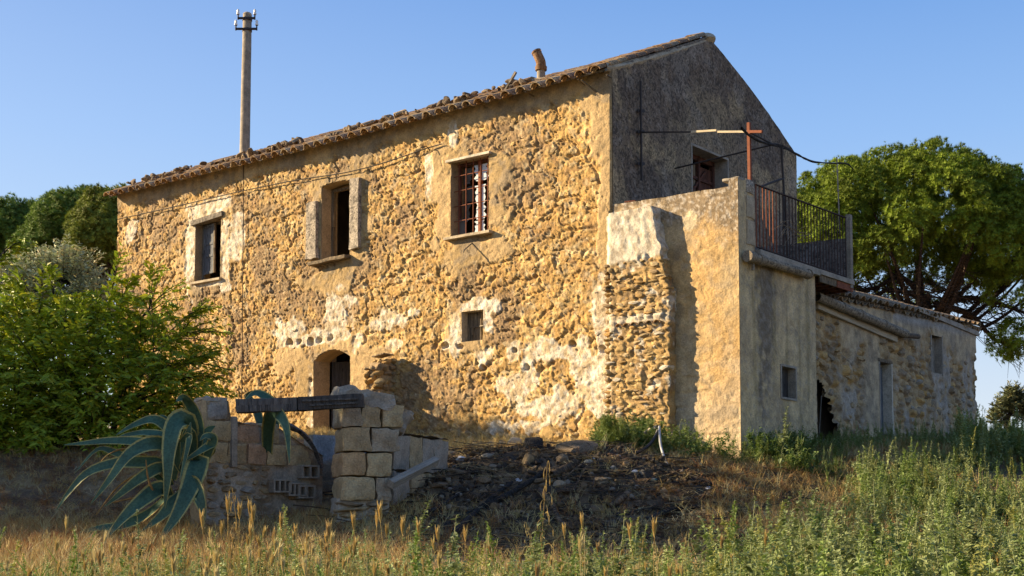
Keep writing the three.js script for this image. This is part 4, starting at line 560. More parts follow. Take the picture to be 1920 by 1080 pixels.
{
  const P0 = at(383, 985, 19.6), P1 = at(606, 955, 21.0), w = Math.hypot(P1.x - P0.x, P1.z - P0.z), th = Math.atan2(-(P1.z - P0.z), P1.x - P0.x), by = ground(P0.x, P0.z) - .15, topY = at(425, 748, 19.7).y - by, r = rng(606);
  const g = thing('ruined_wall', 'broken wall of blocks, rubble and hollow bricks under the left end of the beam', 'wall', V3(P0.x, by, P0.z), th);
  const lineTop = x => x < w * .2 ? topY - .02 : x < w * .60 ? topY - .30 - .12 * x / w : mix(topY - .36, topY - .78, (x - w * .6) / (w * .4)), core = sheet({ s0: .02, s1: w, t0: 0, t1: topY, step: .04, top: lineTop, place: (s, t, h) => [s, t, -.03 + h], h: (s, t) => .03 * fbm(s * 6, t * 6, 191, 4), col: (s, t) => mixc([.32, .23, .14], [.44, .385, .31], sst(-.1, .3, fbm(s * 3, t * 3, 193, 4))) });
  part('mortar_core', core, M.wall, g); part('mortar_core', sheet({ s0: .02, s1: w, t0: 0, t1: topY, step: .06, top: lineTop, place: (s, t) => [s, t, -.42], flip: true }), M.cement, g); part('cap', sheet({ s0: .0, s1: w, t0: 0, t1: .42, step: .06, place: (s, t) => [s, lineTop(s) + .03 * fbm(s * 7, t * 7, 3, 3), -t] }), M.cement, g); part('end_face', xf(blockGeo(.06, topY - .05, .42, 7, .02), [.02, topY / 2, -.21]), M.greyStones[0], g);
  const rub = [.13, .09, .15, .11, .14, .1, .12, .1, .13, .09].map(h => [h, .14, .34, 's']), hh = rub.reduce((s, e) => s + e[0], 0), ry = (topY - .30 - hh) / 2;
  courseWall(g, w, topY, .34, [...rub, [ry, .30, .46, 'b'], [ry, .32, .48, 'b']], [ASH1, ASH2, ASH3, ASH4, ASH5], r, { rub: [...M.greyStones, M.stones[6], M.cement], skip: (x, y) => y > lineTop(x) - .04 || (x > w * .52 && y < hh + .05 && hash(x * 40 | 0, y * 40 | 0, 3) < .75) || (x > w * .62 && hash(x * 30 | 0, y * 30 | 0, 5) < .5) });
  part('pier_cap', blockGeo(w * .17, .34, .40, 2, .035), M.cement, g, [w * .09, topY - .14, -.2]);
  for (const [px, py, n] of [[590, 884, 2], [505, 912, 3], [553, 918, 3], [580, 922, 2]]) { const q = at(px, py, 20.6), lx = Math.min(w - .2, Math.hypot(q.x - P0.x, q.z - P0.z)), ly = q.y - by, W3 = .32, H3 = .20, D3 = .20, gs = [xf(box(W3, .025, D3, .003), [0, H3 / 2 - .012, 0]), xf(box(W3, .025, D3, .003), [0, -H3 / 2 + .012, 0]), xf(box(W3, H3 - .052, .02, .003), [0, 0, -D3 / 2 + .011])]; for (let i = 0; i <= n; i++) gs.push(xf(box(.028, H3 - .052, D3 - .024, .003), [-W3 / 2 + .0145 + (W3 - .029) * i / n, 0, .011])); part('hollow_brick', merge(gs.map(boxUV)), HOLLOW, g, [lx, ly, .02], [0, 0, U(-.05, .05, r)]); }
  part('mortar_joint', blockGeo(.09, ry * 2 + .1, .1, 9, .02), M.cement, g, [.46, hh + ry, .0]);
  part('loose_roofing', limb([V3(w * .62, topY - .30, .02), V3(w * .78, topY - .42, .05), V3(w * .9, topY - .66, .05), V3(w * .97, topY - .95, .03)], .05, .03, 10, 6, .4, 8), M.charGrey, g);
}
{ // wall across the back of the ruin
  const A = at(596, 950, 21.8), B = at(660, 950, 22.2), w = Math.hypot(B.x - A.x, B.z - A.z) + .5, th = Math.atan2(-(B.z - A.z), B.x - A.x), by = ground(A.x, A.z) - .3, t = at(620, 816, 21.9).y - by; const g = thing('ruined_wall', 'low plastered wall closing the back of the ruin between its two piers', 'wall', V3(A.x, by, A.z), th);
  part('face', sheet({ s0: -.1, s1: w, t0: 0, t1: t, step: .04, place: (s, q, h) => [s, q, h], h: (s, q) => .02 * fbm(s * 4, q * 4, 201, 4), col: (s, q) => mixc([.30, .22, .14], [.36, .36, .36], sst(t - .5, t - .4, q + .1 * fbm(s * 5, q * 5, 203, 3))) }), M.wall, g); part('core', xf(blockGeo(w + .1, t, .28, 5, .015), [w / 2 - .05, t / 2, -.165]), M.cement, g);
}
{
  const A = at(632, 988, 19.6), B = at(735, 988, 19.9), w = Math.hypot(B.x - A.x, B.z - A.z), th = Math.atan2(-(B.z - A.z), B.x - A.x), by = ground(A.x, A.z) - .2, H = at(690, 752, 19.7).y - by, r = rng(707);
  const g = thing('stone_pier', 'square pier of tan stone blocks on thin slabs under the charred beam', 'pier', V3(A.x, by, A.z), th), slab = [.12, .08, .09, .07, .09, .07, .08].map(h => [h, .35, .6, 's']), sh = slab.reduce((s, e) => s + e[0], 0), bh = (H - sh - .02) / 4;
  courseWall(g, w, H, .5, [...slab], [ASH2], r, { rub: M.greyStones }); const x0 = .06; const put = (xa, xb, k, m, sd) => part('block', blockGeo(xb - xa - .016, bh - .016, .62, sd, .028), m, g, [(xa + xb) / 2, sh + bh * (k + .5), -.3 + .03 * vn(sd * 1.7, 2.3, 3)], [U(-.02, .02, r), U(-.04, .04, r), U(-.02, .02, r)]);
  put(x0, w * .72, 0, ASH1, 1); put(w * .72, w, 0, ASH4, 2); put(x0, w * .52, 1, ASH3, 3); put(w * .52, w, 1, ASH1, 4); put(x0 + .02, w * .62, 2, ASH2, 5); put(w * .62, w + .12, 2, ASH4, 8); put(x0, w * .44, 3, ASH4, 6); put(w * .44, w * .8, 3, ASH2, 9); put(w * .8, w + .18, 3, ASH1, 7);
  part('core', xf(blockGeo(w - .04, sh + .1, .5, 9, .03), [w / 2, sh / 2, -.32]), M.greyStones[3], g);
  const cg = blockGeo(w * 1.0, .22, .62, 11, .045); part('mortar_cap', cg, M.cement, g, [w * .52, H + .05, -.30], [0, 0, -.16]); part('mortar_cap', blockGeo(.34, .36, .5, 12, .05), M.cement, g, [w + .14, H - .24, -.32], [0, 0, -.45]);
  const C = at(738, 900, 20.3), D = at(842, 870, 22.0), w2 = Math.hypot(D.x - C.x, D.z - C.z), th2 = Math.atan2(-(D.z - C.z), D.x - C.x), by2 = by, t2 = at(790, 818, 21).y - by2, g2 = thing('ruined_wall', 'low block wall running back from the square pier towards the farmhouse', 'wall', V3(C.x, by2, C.z), th2);
  courseWall(g2, w2, t2, .3, [[t2 * .33, .4, .7, 'b'], [t2 * .33, .4, .6, 'b'], [t2 * .34, .4, .6, 'b']], [ASH2, M.cement, ASH1], r); part('cap', sheet({ s0: 0, s1: w2, t0: 0, t1: .34, step: .05, place: (s, q) => [s, t2 + .02 + .03 * fbm(s * 6, q * 6, 9, 3), .02 - q] }), M.cement, g2);
  const bA = at(444, 762, 19.35), bM = at(560, 758, 19.32), bB = at(682, 751, 19.3), h = .20;
  const plank = (a, b, label, m, s) => { const d = b.clone().sub(a), L = d.length(), k = thing('charred_beam', label, 'beam', a.clone().lerp(b, .5), Math.atan2(-d.z, d.x)); const o = part('timber', blockGeo(L, h * .98, .20, s, .006), m, k, [0, 0, 0], [0, 0, Math.asin(d.y / L)]); o.rotation.order = 'YXZ'; return k; };
  plank(bA, bM, 'grey-black weathered beam on the left wall end of the ruin', M.charGrey, 31); const k2 = plank(bM, bB, 'black charred split beam resting on the square stone pier', M.char, 37); part('split', blockGeo(.8, .025, .06, 4, .006), M.charGrey, k2, [0, .03, .095], [0, 0, .04]); part('split', blockGeo(.7, .02, .06, 5, .006), M.charGrey, k2, [.05, -.035, .095], [0, 0, .05]);
  const s0 = at(732, 908, 19.7), s1 = at(818, 864, 20.6); single('concrete_bar', flatBar(s0, s1, .10, .12), M.grey, 'pale narrow slab leaning up the mound from the square pier', 'slab');
}

// ---------------------------------------------------------------- pole
{
  const b = at(457, 300, 44), base = V3(b.x, ground(b.x, b.z), b.z), top = at(460, 27, 44).y - base.y, p = thing('utility_pole', 'tall round concrete pole with four insulators rising behind the farmhouse roof', 'pole', base);
  const h = (px) => px / pxm(44); part('shaft', limb([V3(0, 0, 0), V3(.02, top * .5, 0), V3(h(3), top, 0)], .215, .145, 24, 18, .02, 3), M.concrete, p); part('cap', xf(new THREE.SphereGeometry(.15, 14, 8, 0, 7, 0, 1.6), [h(3), top - .01, 0], [0, 0, 0], [1, .6, 1]), M.cement, p);
  for (const [y, w] of [[at(460, 37, 44).y - base.y, 17], [at(460, 57, 44).y - base.y, 21]]) {
    part('collar', xf(new THREE.CylinderGeometry(.165, .165, .09, 16), [h(3), y, 0]), M.darkRust, p); part('cross_arm', xf(beamGeo(2 * h(w), .07, .06), [h(3), y, .14]), M.iron, p);
    for (const s of [-1, 1]) { const k = part('insulator', merge([xf(new THREE.CylinderGeometry(.02, .025, .3, 8), [0, .1, 0])]), M.iron, p, [h(3) + s * h(w - 1), y, .14]); part('porcelain', new THREE.LatheGeometry([[0, .30], [.03, .30], [.05, .24], [.035, .2], [.06, .15], [.05, .12]].map(a => new THREE.Vector2(...a)), 10), M.porcelain, k); }
  }
}
// ---------------------------------------------------------------- trees and shrubs
function strip(pts, ws, nrm = V3(0, 0, 1)) { const P = [], id = []; pts.forEach((p, i) => { const t = (pts[Math.min(i + 1, pts.length - 1)].clone().sub(pts[Math.max(0, i - 1)])).normalize(), s = t.cross(nrm).normalize().multiplyScalar(ws[i]); P.push(p.x - s.x, p.y - s.y, p.z - s.z, p.x + s.x, p.y + s.y, p.z + s.z); if (i) { const a = i * 2 - 2; id.push(a, a + 1, a + 2, a + 1, a + 3, a + 2); } }); const g = new THREE.BufferGeometry(); g.setAttribute('position', new THREE.Float32BufferAttribute(P, 3)); g.setIndex(id); g.computeVertexNormals(); const n = g.toNonIndexed(); n.setAttribute('uv', new THREE.Float32BufferAttribute(new Float32Array(n.attributes.position.count * 2), 2)); return n; }
function leafGeo(L, W, fold = .25, bend = .12) { const P = [0, 0, 0, L * .35, -bend * L * .2, 0, L * .7, -bend * L * .6, 0, L, -bend * L * 1.3, 0], u = L * .35, v = L * .68; const a = [u, fold * W, W / 2], b = [u, fold * W, -W / 2], c = [v, -bend * L * .4 + fold * W * .6, W * .38], d = [v, -bend * L * .4 + fold * W * .6, -W * .38]; const t = [[0, 0, 0], a, [u, 0, 0], [u, 0, 0], a, c, [u, 0, 0], c, [v, -bend * L * .5, 0], [v, -bend * L * .5, 0], c, [L, -bend * L * 1.2, 0], [0, 0, 0], [u, 0, 0], b, [u, 0, 0], d, b, [u, 0, 0], [v, -bend * L * .5, 0], d, [v, -bend * L * .5, 0], [L, -bend * L * 1.2, 0], d]; const g = new THREE.BufferGeometry(); g.setAttribute('position', new THREE.Float32BufferAttribute(t.flat(), 3)); g.setAttribute('uv', new THREE.Float32BufferAttribute(new Float32Array(t.length * 2), 2)); g.computeVertexNormals(); return g; }
function tuftGeo(n, L, w, seed, up = .5) { const r = rng(seed), P = []; for (let i = 0; i < n; i++) { const a = U(0, 6.283, r), e = Math.asin(U(-.2, 1, r)) * up + (1 - up) * .9, d = V3(Math.cos(a) * Math.cos(e), Math.sin(e), Math.sin(a) * Math.cos(e)), s = V3(-Math.sin(a), U(-.4, .4, r), Math.cos(a)).multiplyScalar(w / 2), l = L * U(.75, 1.15, r), o = d.clone().multiplyScalar(l); P.push(-s.x, -s.y, -s.z, s.x, s.y, s.z, o.x, o.y - .08 * l, o.z); } const g = new THREE.BufferGeometry(); g.setAttribute('position', new THREE.Float32BufferAttribute(P, 3)); g.setAttribute('uv', new THREE.Float32BufferAttribute(new Float32Array(P.length / 3 * 2), 2)); g.computeVertexNormals(); return g; }
const NEEDLES = [tuftGeo(14, .17, .026, 3, .6), tuftGeo(14, .17, .026, 4, .6)], pineMat = leafMat([1, 1, 1], .25, .75), leafM = leafMat([1, 1, 1], .38, .55);
function pine(label, base, crown, o) { // umbrella pine: clumps of needle tufts on a dome, dark limbs below
  const { rx, ry, rz, low, n, tufts, seed, cols, dens = 1, trunkR = .35, lean = 0, extra = [] } = o, r = rng(seed), t = thing('umbrella_pine', label, 'pine tree', base), c = crown.clone().sub(base), clumps = [];
  for (let i = 0; i < n; i++) { const a = i * 2.39996 + U(-.3, .3, r), k = (i + .5) / n, el = Math.asin(mix(-.12, .985, k)), rr = U(.90, 1.0, r); clumps.push([V3(c.x + rx * rr * Math.cos(a) * Math.cos(el), c.y + ry * rr * Math.sin(el), c.z + rz * rr * Math.sin(a) * Math.cos(el)), U(.75, 1.2, r) * (o.cs || 1)]); }
  for (let i = 0; i < n * .35; i++) { const a = U(0, 6.283, r), q = Math.sqrt(r()) * .85; clumps.push([V3(c.x + rx * q * Math.cos(a), c.y + ry * U(-.15, .55, r), c.z + rz * q * Math.sin(a)), U(.6, 1, r) * (o.cs || 1)]); }
  for (const e of extra) clumps.push([e[0].clone().sub(base), e[1]]);
  const L = [[], []], C = [[], []], bs = o.bs || .3; for (const [p, s] of clumps) { const tint = U(-.25, .25, r), nb = Math.round(tufts * s * s); for (let b = 0; b < nb; b++) { const d = V3(r() - .5, r() - .36, r() - .5).normalize(), o1 = p.clone().add(d.clone().multiply(V3(s, s * .82, s)).multiplyScalar(U(.92, 1.03, r))), t2 = tint + U(-.25, .25, r), rb = bs * U(.7, 1.25, r); for (let k = 0; k < 15; k++) { const e = V3(r() - .5, r() - .4, r() - .5).normalize(), q = o1.clone().addScaledVector(e, rb * U(.55, 1, r)), up = e.clone().lerp(d, .3).lerp(V3(0, 1, 0), .35).normalize(), i = r() < .5 ? 0 : 1, sc = U(.75, 1.25, r) * (o.ts || 1); L[i].push(new THREE.Matrix4().compose(q, new THREE.Quaternion().setFromUnitVectors(V3(0, 1, 0), up), V3(sc, sc, sc))); const v = 1 + t2 + U(-.15, .15, r); C[i].push(cols.map(x => x * v)); } } }
  const cr = new THREE.Group(); cr.name = 'crown'; t.add(cr); L.forEach((l, i) => { const m = inst('needles', NEEDLES[i], pineMat, l, cr, k => C[i][k]); });
  const fork = V3(c.x * .45 + lean, c.y - ry * .85 - low, c.z * .4); part('trunk', limb([V3(0, -.3, 0), V3(fork.x * .4, fork.y * .5, fork.z * .4), fork, V3(fork.x * .6 + c.x * .4, c.y + ry * .1, c.z)], trunkR, trunkR * .3, 18, 10, .12, seed), M.bark, t);
  const lim = [], tw = []; for (let i = 0; i < (o.limbs || 16); i++) { const e = clumps[Math.floor(r() * Math.min(n * .6, clumps.length))][0], s = fork.clone().lerp(c, U(0, .35, r)), m = s.clone().lerp(e, .55).add(V3(U(-.3, .3, r), -U(.3, .9, r), U(-.3, .3, r))); lim.push(limb([s, m, e], trunkR * U(.22, .42, r), .03, 10, 6, .2, i)); for (let k = 0; k < 6; k++) { const b = s.clone().lerp(m, U(.3, 1, r)).lerp(e, U(0, .4, r)); tw.push(limb([b, b.clone().add(V3(U(-.9, .9, r), U(-.5, .5, r), U(-.9, .9, r))), b.clone().add(V3(U(-1.9, 1.9, r), U(-1.1, .7, r), U(-1.5, 1.5, r)))], .03, .008, 5, 4)); } }
  part('limbs', merge(lim), M.bark, t); const twm = part('twigs', merge(tw), M.bark, t); return [t, c, fork];
}
{
  const D = 58, cr = at(1712, 500, D), bs = V3(at(1748, 800, D).x, 0, cr.z); bs.y = ground(bs.x, bs.z);
  const rx = 272 / pxm(D), ry = (500 - 303) / pxm(D); const [t, c, fork] = pine('large round umbrella pine behind the annex at the right', bs, cr, { rx, ry, rz: rx * .9, low: .2, n: 120, tufts: 34, bs: .24, seed: 21, cols: [.17, .23, .018], trunkR: .42, limbs: 26, extra: [[at(1905, 640, D - 2), 1.0], [at(1880, 655, D - 2), .6], [at(1935, 650, D - 2), 1.0], [at(1910, 545, D - 3), 1.3], [at(1540, 520, D), 1.0], [at(1500, 500, D), .9]] });
  const r = rng(2100), tw = [], lp = (px, py, d) => at(px, py, d).sub(bs), A = []; // bare drooping branches under the right side
  for (const pts of [[[1748, 590], [1800, 560], [1860, 565], [1930, 590]], [[1750, 600], [1700, 570], [1640, 590], [1600, 600]], [[1745, 580], [1690, 520], [1640, 540], [1590, 548]], [[1752, 570], [1820, 590], [1870, 640], [1900, 640]], [[1745, 560], [1660, 545], [1620, 580]]]) { const p = pts.map(q => lp(q[0], q[1], D - 1)); A.push(limb(p, .17, .05, 16, 7, .2, pts[1][0])); const c2 = new THREE.CatmullRomCurve3(p); for (let k = 0; k < 70; k++) { const b = c2.getPoint(U(.25, 1, r)), rt = pts[0][0] < pts[2][0]; tw.push(limb([b, b.clone().add(V3(U(-.3, .9, r) * (rt ? 1 : -1), U(-.5, .3, r), U(-.6, .6, r))), b.clone().add(V3(U(.2, 2.0, r) * (rt ? 1 : -1), U(-1.6, .3, r), U(-1, 1, r)))], .022, .006, 5, 3)); } }
  part('branch', merge(A), M.bark, t); part('twigs', merge(tw), M.bark, t);
}
{
  const mk = (label, px, py, D, hw, hh, seed, cols, n = 70) => { const c = at(px, py, D), b = V3(c.x + 1, 0, c.z - .5); b.y = ground(b.x, b.z); return pine(label, b, c, { rx: hw / pxm(D), ry: hh / pxm(D), rz: hw / pxm(D), low: .6, n: Math.round(n * .8), tufts: 24, bs: .3, seed, cols, trunkR: .4, limbs: 18, cs: 1.15, ts: 1.35 }); };
  mk('dark green umbrella pine at the left edge behind the shrub', 30, 482, 78, 100, 80, 41, [.12, .19, .03]); mk('taller umbrella pine between the edge pine and the farmhouse', 150, 476, 74, 80, 92, 43, [.12, .185, .028]); mk('yellowish umbrella pine tight against the left corner of the farmhouse', 222, 460, 70, 56, 78, 45, [.175, .21, .026], 60);
  mk('far umbrella pine mostly hidden by the pines before it', -70, 480, 82, 90, 84, 47, [.12, .185, .028], 50);
}
function shrubLeaves(t, name, stems, leaf, per, cols, r, o = {}) { const L = [], C = []; for (const [pts, k0] of stems) { const c = new THREE.CatmullRomCurve3(pts); for (let i = 0; i < per; i++) { const u = mix(k0, 1, (i + r()) / per), p = c.getPoint(u), tg = c.getTangent(u), a = (i % 2 ? 1 : -1) * U(.6, 1.2, r), side = tg.clone().cross(V3(U(-.3, .3, r), 1, U(-.3, .3, r))).normalize(), d = tg.clone().multiplyScalar(.7).addScaledVector(side, a).addScaledVector(V3(0, 1, 0), U(-.5, .35, r)).normalize(), q = new THREE.Quaternion().setFromUnitVectors(V3(1, 0, 0), d), s = U(.7, 1.25, r); q.multiply(new THREE.Quaternion().setFromAxisAngle(V3(1, 0, 0), U(-.9, .9, r))); L.push(new THREE.Matrix4().compose(p.add(V3(U(-1, 1, r), U(-1, 1, r), U(-1, 1, r)).multiplyScalar(o.jit || .02)), q, V3(s, s, s))); const v = U(.65, 1.35, r), y = r() < .18 ? 1.5 : 1; C.push([cols[0] * v * y, cols[1] * v * (y > 1 ? 1.15 : 1), cols[2] * v]); } } inst(name, leaf, o.mat || leafM, L, t, i => C[i]); }
{ // big green shrub at the left
  const r = rng(55), base = at(150, 868, 26.6), t = thing('shrub', 'large bright green leafy shrub filling the left beside the farmhouse', 'shrub', base), stems = [], bark = [];
  const lobes = [[60, 690, 24.6, 1.5], [170, 680, 24.8, 1.4], [265, 660, 25.2, 1.1], [110, 740, 24.2, 2.0], [240, 750, 24.4, 1.7], [330, 720, 24.8, 1.1], [30, 800, 24, 1.7], [180, 830, 24, 1.6], [60, 850, 24, 1.2], [270, 840, 24.2, 1.1], [-40, 850, 24, 1.3], [150, 760, 24.2, 1.5], [70, 600, 24.9, .9], [215, 600, 25, .8], [140, 620, 24.6, .9], [290, 690, 24.6, 1.0], [20, 745, 24.4, 1.5], [330, 800, 24.6, .9], [20, 600, 25, .7], [-60, 680, 25, 1.6], [120, 610, 25.4, .7], [-60, 760, 24.4, 2.0], [205, 590, 25.3, .6], [290, 600, 25.2, .6]];
  for (const [px, py, d, R0] of lobes) { const c = at(px, py, d + 2.1).sub(base), n = Math.round(40 * R0 * R0); for (let i = 0; i < n; i++) { const dir = V3(U(-1, 1, r), U(-.75, 1, r), U(-1, 1, r)).normalize(), e = c.clone().add(dir.clone().multiplyScalar(R0 * U(.8, 1.12, r))), s = c.clone().add(dir.clone().multiplyScalar(R0 * U(.1, .4, r))), m = s.clone().lerp(e, .6).add(V3(0, .12, 0)); stems.push([[s, m, e], .15]); if (i % 3 === 0) bark.push(limb([s, m, e], .012, .004, 4, 4)); } }
  for (const [x0, y0, x1, y1, dd] of [[300, 640, 432, 640, 25.6], [300, 690, 430, 688, 25.2], [310, 740, 432, 742, 25], [260, 600, 345, 540, 25.6], [200, 600, 232, 480, 25.6], [280, 580, 300, 505, 25.4], [320, 620, 400, 590, 25.6], [330, 690, 415, 660, 25.3], [320, 720, 420, 715, 25], [300, 760, 400, 770, 25], [0, 480, 62, 452, 24], [-20, 510, 40, 480, 24], [230, 560, 250, 515, 25.4], [100, 560, 95, 500, 25], [60, 560, 20, 520, 25], [330, 640, 385, 565, 25.6], [290, 660, 425, 612, 25.5], [340, 770, 405, 800, 24.8]]) { const a = at(x0, y0, dd + 2).sub(base), b = at(x1, y1, dd + 2).sub(base); for (let k = 0; k < 4; k++) { const e = b.clone().add(V3(U(-.22, .12, r), U(-.2, .2, r), U(-.3, .3, r))); stems.push([[a, a.clone().lerp(e, .5).add(V3(0, .12, 0)), e], .25]); bark.push(limb([a, a.clone().lerp(e, .5).add(V3(0, .12, 0)), e], .014, .004, 6, 4)); } }
  for (let k = 0; k < 9; k++) { const e = at(U(20, 330, r), U(680, 760, r), U(26, 27, r)).sub(base); bark.push(limb([V3(U(-.6, .6, r), -.2, U(-.3, .3, r)), e.clone().multiplyScalar(.45).add(V3(0, .3, 0)), e], .07, .02, 8, 6, .15, k)); }
  part('stems', merge(bark), M.oliveBark, t); shrubLeaves(t, 'foliage', stems, leafGeo(.16, .06), 20, [.30, .39, .032], r, { jit: .03, mat: leafMat([1, 1, 1], .5, .5) });
}
function oliveTree(label, base, lobes, seed, per, leaf, cols, trunkPts) { const r = rng(seed), t = thing('olive_tree', label, 'olive tree', base), stems = [], bark = []; for (const [p, R0, k] of lobes) { const c = p.clone().sub(base); for (let i = 0; i < k; i++) { const dir = V3(U(-1, 1, r), U(-.5, 1, r), U(-1, 1, r)).normalize(), s = c.clone().add(dir.clone().multiplyScalar(R0 * .2)), e = c.clone().add(dir.multiplyScalar(R0 * U(.7, 1.15, r))).add(V3(0, R0 * .15, 0)), m = s.clone().lerp(e, .5); stems.push([[s, m, e], .2]); if (i % 2) bark.push(limb([s, m, e], .016, .004, 4, 4)); } bark.push(limb([trunkPts[trunkPts.length - 1].clone(), trunkPts[trunkPts.length - 1].clone().lerp(c, .6).add(V3(0, -.1, 0)), c], .05, .02, 6, 5)); } part('trunk', limb(trunkPts, trunkPts.r || .14, (trunkPts.r || .14) * .6, 12, 9, .25, seed), M.oliveBark, t); part('branches', merge(bark), M.oliveBark, t); shrubLeaves(t, 'foliage', stems, leaf, per, cols, r, { jit: .03, mat: leafMat([1, 1, 1], .15, .6) }); return t; }
{
  const d = 29.6, b = V3(at(110, 800, d).x, 0, -d); b.y = ground(b.x, b.z); const tp = [V3(0, -.2, 0), V3(.1, 1, 0), V3(0, 2, 0)]; oliveTree('silvery grey-green olive tree showing above the shrub', b, [[at(120, 545, d), 1.0, 120], [at(110, 505, d), .55, 60], [at(60, 560, d), .9, 90], [at(20, 530, d), .7, 60], [at(175, 575, d), .8, 70], [at(130, 600, d), 1.1, 90], [at(40, 620, d), 1.1, 80]], 71, 46, leafGeo(.10, .03, .2, .05), [.42, .46, .30], tp);
  const D = 62, B = V3(at(1900, 826, D).x, 0, -D); B.y = at(1903, 838, D).y; const t2 = [V3(0, -1.2, 0), V3(-.08, .3, 0), V3(-.3, .9, 0), V3(-.2, 1.5, 0)]; t2.r = .2; oliveTree('small distant olive tree beyond the right end of the annex', B, [[at(1885, 770, D), .75, 80], [at(1870, 790, D), .5, 44], [at(1910, 765, D), .8, 80], [at(1900, 745, D), .6, 60], [at(1935, 780, D), .9, 80]], 73, 30, leafGeo(.16, .045, .2, .05), [.13, .155, .075], t2);
}
{ // trees beyond the left edge of the picture: they cast the shade over the ruin and the mound
  const mk = (label, x, z, top, R0, seed) => { const base = V3(x, ground(x, z), z), t = thing('broadleaf_tree', label, 'tree', base), r = rng(seed), stems = [], bark = [], H = top - base.y; for (let k = 0; k < 26; k++) { const c = V3(U(-.7, .7, r) * R0, U(.2, .86, r) * H, U(-.75, .75, r) * R0); bark.push(limb([V3(0, H * .2, 0), c.clone().multiplyScalar(.5).add(V3(0, H * .15, 0)), c], .07, .02, 6, 5)); for (let i = 0; i < 34; i++) { const dir = V3(U(-1, 1, r), U(-.8, 1, r), U(-1, 1, r)).normalize(); stems.push([[c, c.clone().addScaledVector(dir, .9), c.clone().addScaledVector(dir, U(1.1, 1.7, r))], .1]); } } part('trunk', limb([V3(0, -.3, 0), V3(.1, H * .2, 0), V3(0, H * .6, 0)], .25, .1, 10, 9, .15, seed), M.bark, t); part('branches', merge(bark), M.bark, t); shrubLeaves(t, 'foliage', stems, leafGeo(.26, .12), 11, [.16, .24, .04], r, { jit: .06 }); };
  mk('tall leafy tree beyond the left edge level with the ruined wall', -14.6, -22.2, 10.6, 2.5, 81); mk('tall leafy tree beyond the left edge level with the shrub', -15.6, -25.0, 10.4, 1.9, 83);
}
// ---------------------------------------------------------------- agave
function agaveLeaf(pts, w, tw = 0, fade = 1) { // thick channelled leaf with pale margins
  const c = new THREE.CatmullRomCurve3(pts), n = 22, P = [], Q = [], C = [], id = [], us = [-1, -.82, -.74, -.35, 0, .35, .74, .82, 1], m = us.length, GRN = [.05, .12, .082], GR2 = [.085, .165, .10], CR = [.42, .39, .14];
  for (let i = 0; i <= n; i++) {
    const k = i / n, p = c.getPoint(k), t = c.getTangent(k); let f = V3(0, 0, 1).applyAxisAngle(t, tw * (1 - .3 * k)); const s = t.clone().cross(f).normalize(), nn = s.clone().cross(t).normalize(), wd = w * (k < .4 ? mix(.62, 1, sst(0, .4, k)) : Math.pow(1 - (k - .4) / .6 * .985, .75)) * .52;
    for (const sd of [1, -1]) us.forEach((u, q) => { const cup = wd * .30 * (u * u - .3), th = sd * (.012 * (1 - u * u) + .0015) * (1 - .6 * k), v = p.clone().addScaledVector(s, u * wd).addScaledVector(nn, cup + th); (sd > 0 ? P : Q).push(v.x, v.y, v.z); const e = Math.abs(u) > .78; C.push(...(e ? CR : mixc(GRN, GR2, .5 + .5 * vn(u * 3, k * 9, w * 50))).map(x => x * fade)); });
  }
  const V = [], col = []; for (let i = 0; i <= n; i++) { V.push(...P.slice(i * m * 3, (i + 1) * m * 3), ...Q.slice(i * m * 3, (i + 1) * m * 3)); }
  const S = 2 * m; for (let i = 0; i < n; i++) for (let q = 0; q < m - 1; q++) { const a = i * S + q, b = a + S; id.push(a, a + 1, b, a + 1, b + 1, b); const e = a + m, f = b + m; id.push(e, f, e + 1, e + 1, f, f + 1); } for (let i = 0; i < n; i++) for (const q of [0, m - 1]) { const a = i * S + q, b = a + S, e = a + m, f = b + m; id.push(a, b, e, b, f, e); }
  const g = new THREE.BufferGeometry(); g.setAttribute('position', new THREE.Float32BufferAttribute(V, 3)); g.setAttribute('color', new THREE.Float32BufferAttribute(C, 3)); const uv = []; for (let i = 0; i < V.length / 3; i++) uv.push(V[i * 3], V[i * 3 + 1]); g.setAttribute('uv', new THREE.Float32BufferAttribute(uv, 2)); g.setIndex(id); g.computeVertexNormals(); return g;
}
const AGM = phys([1, 1, 1], { vertexColors: true, map: T.grain, roughness: .58, specularIntensity: .5, bumpMap: T.bump, bumpScale: .004 });
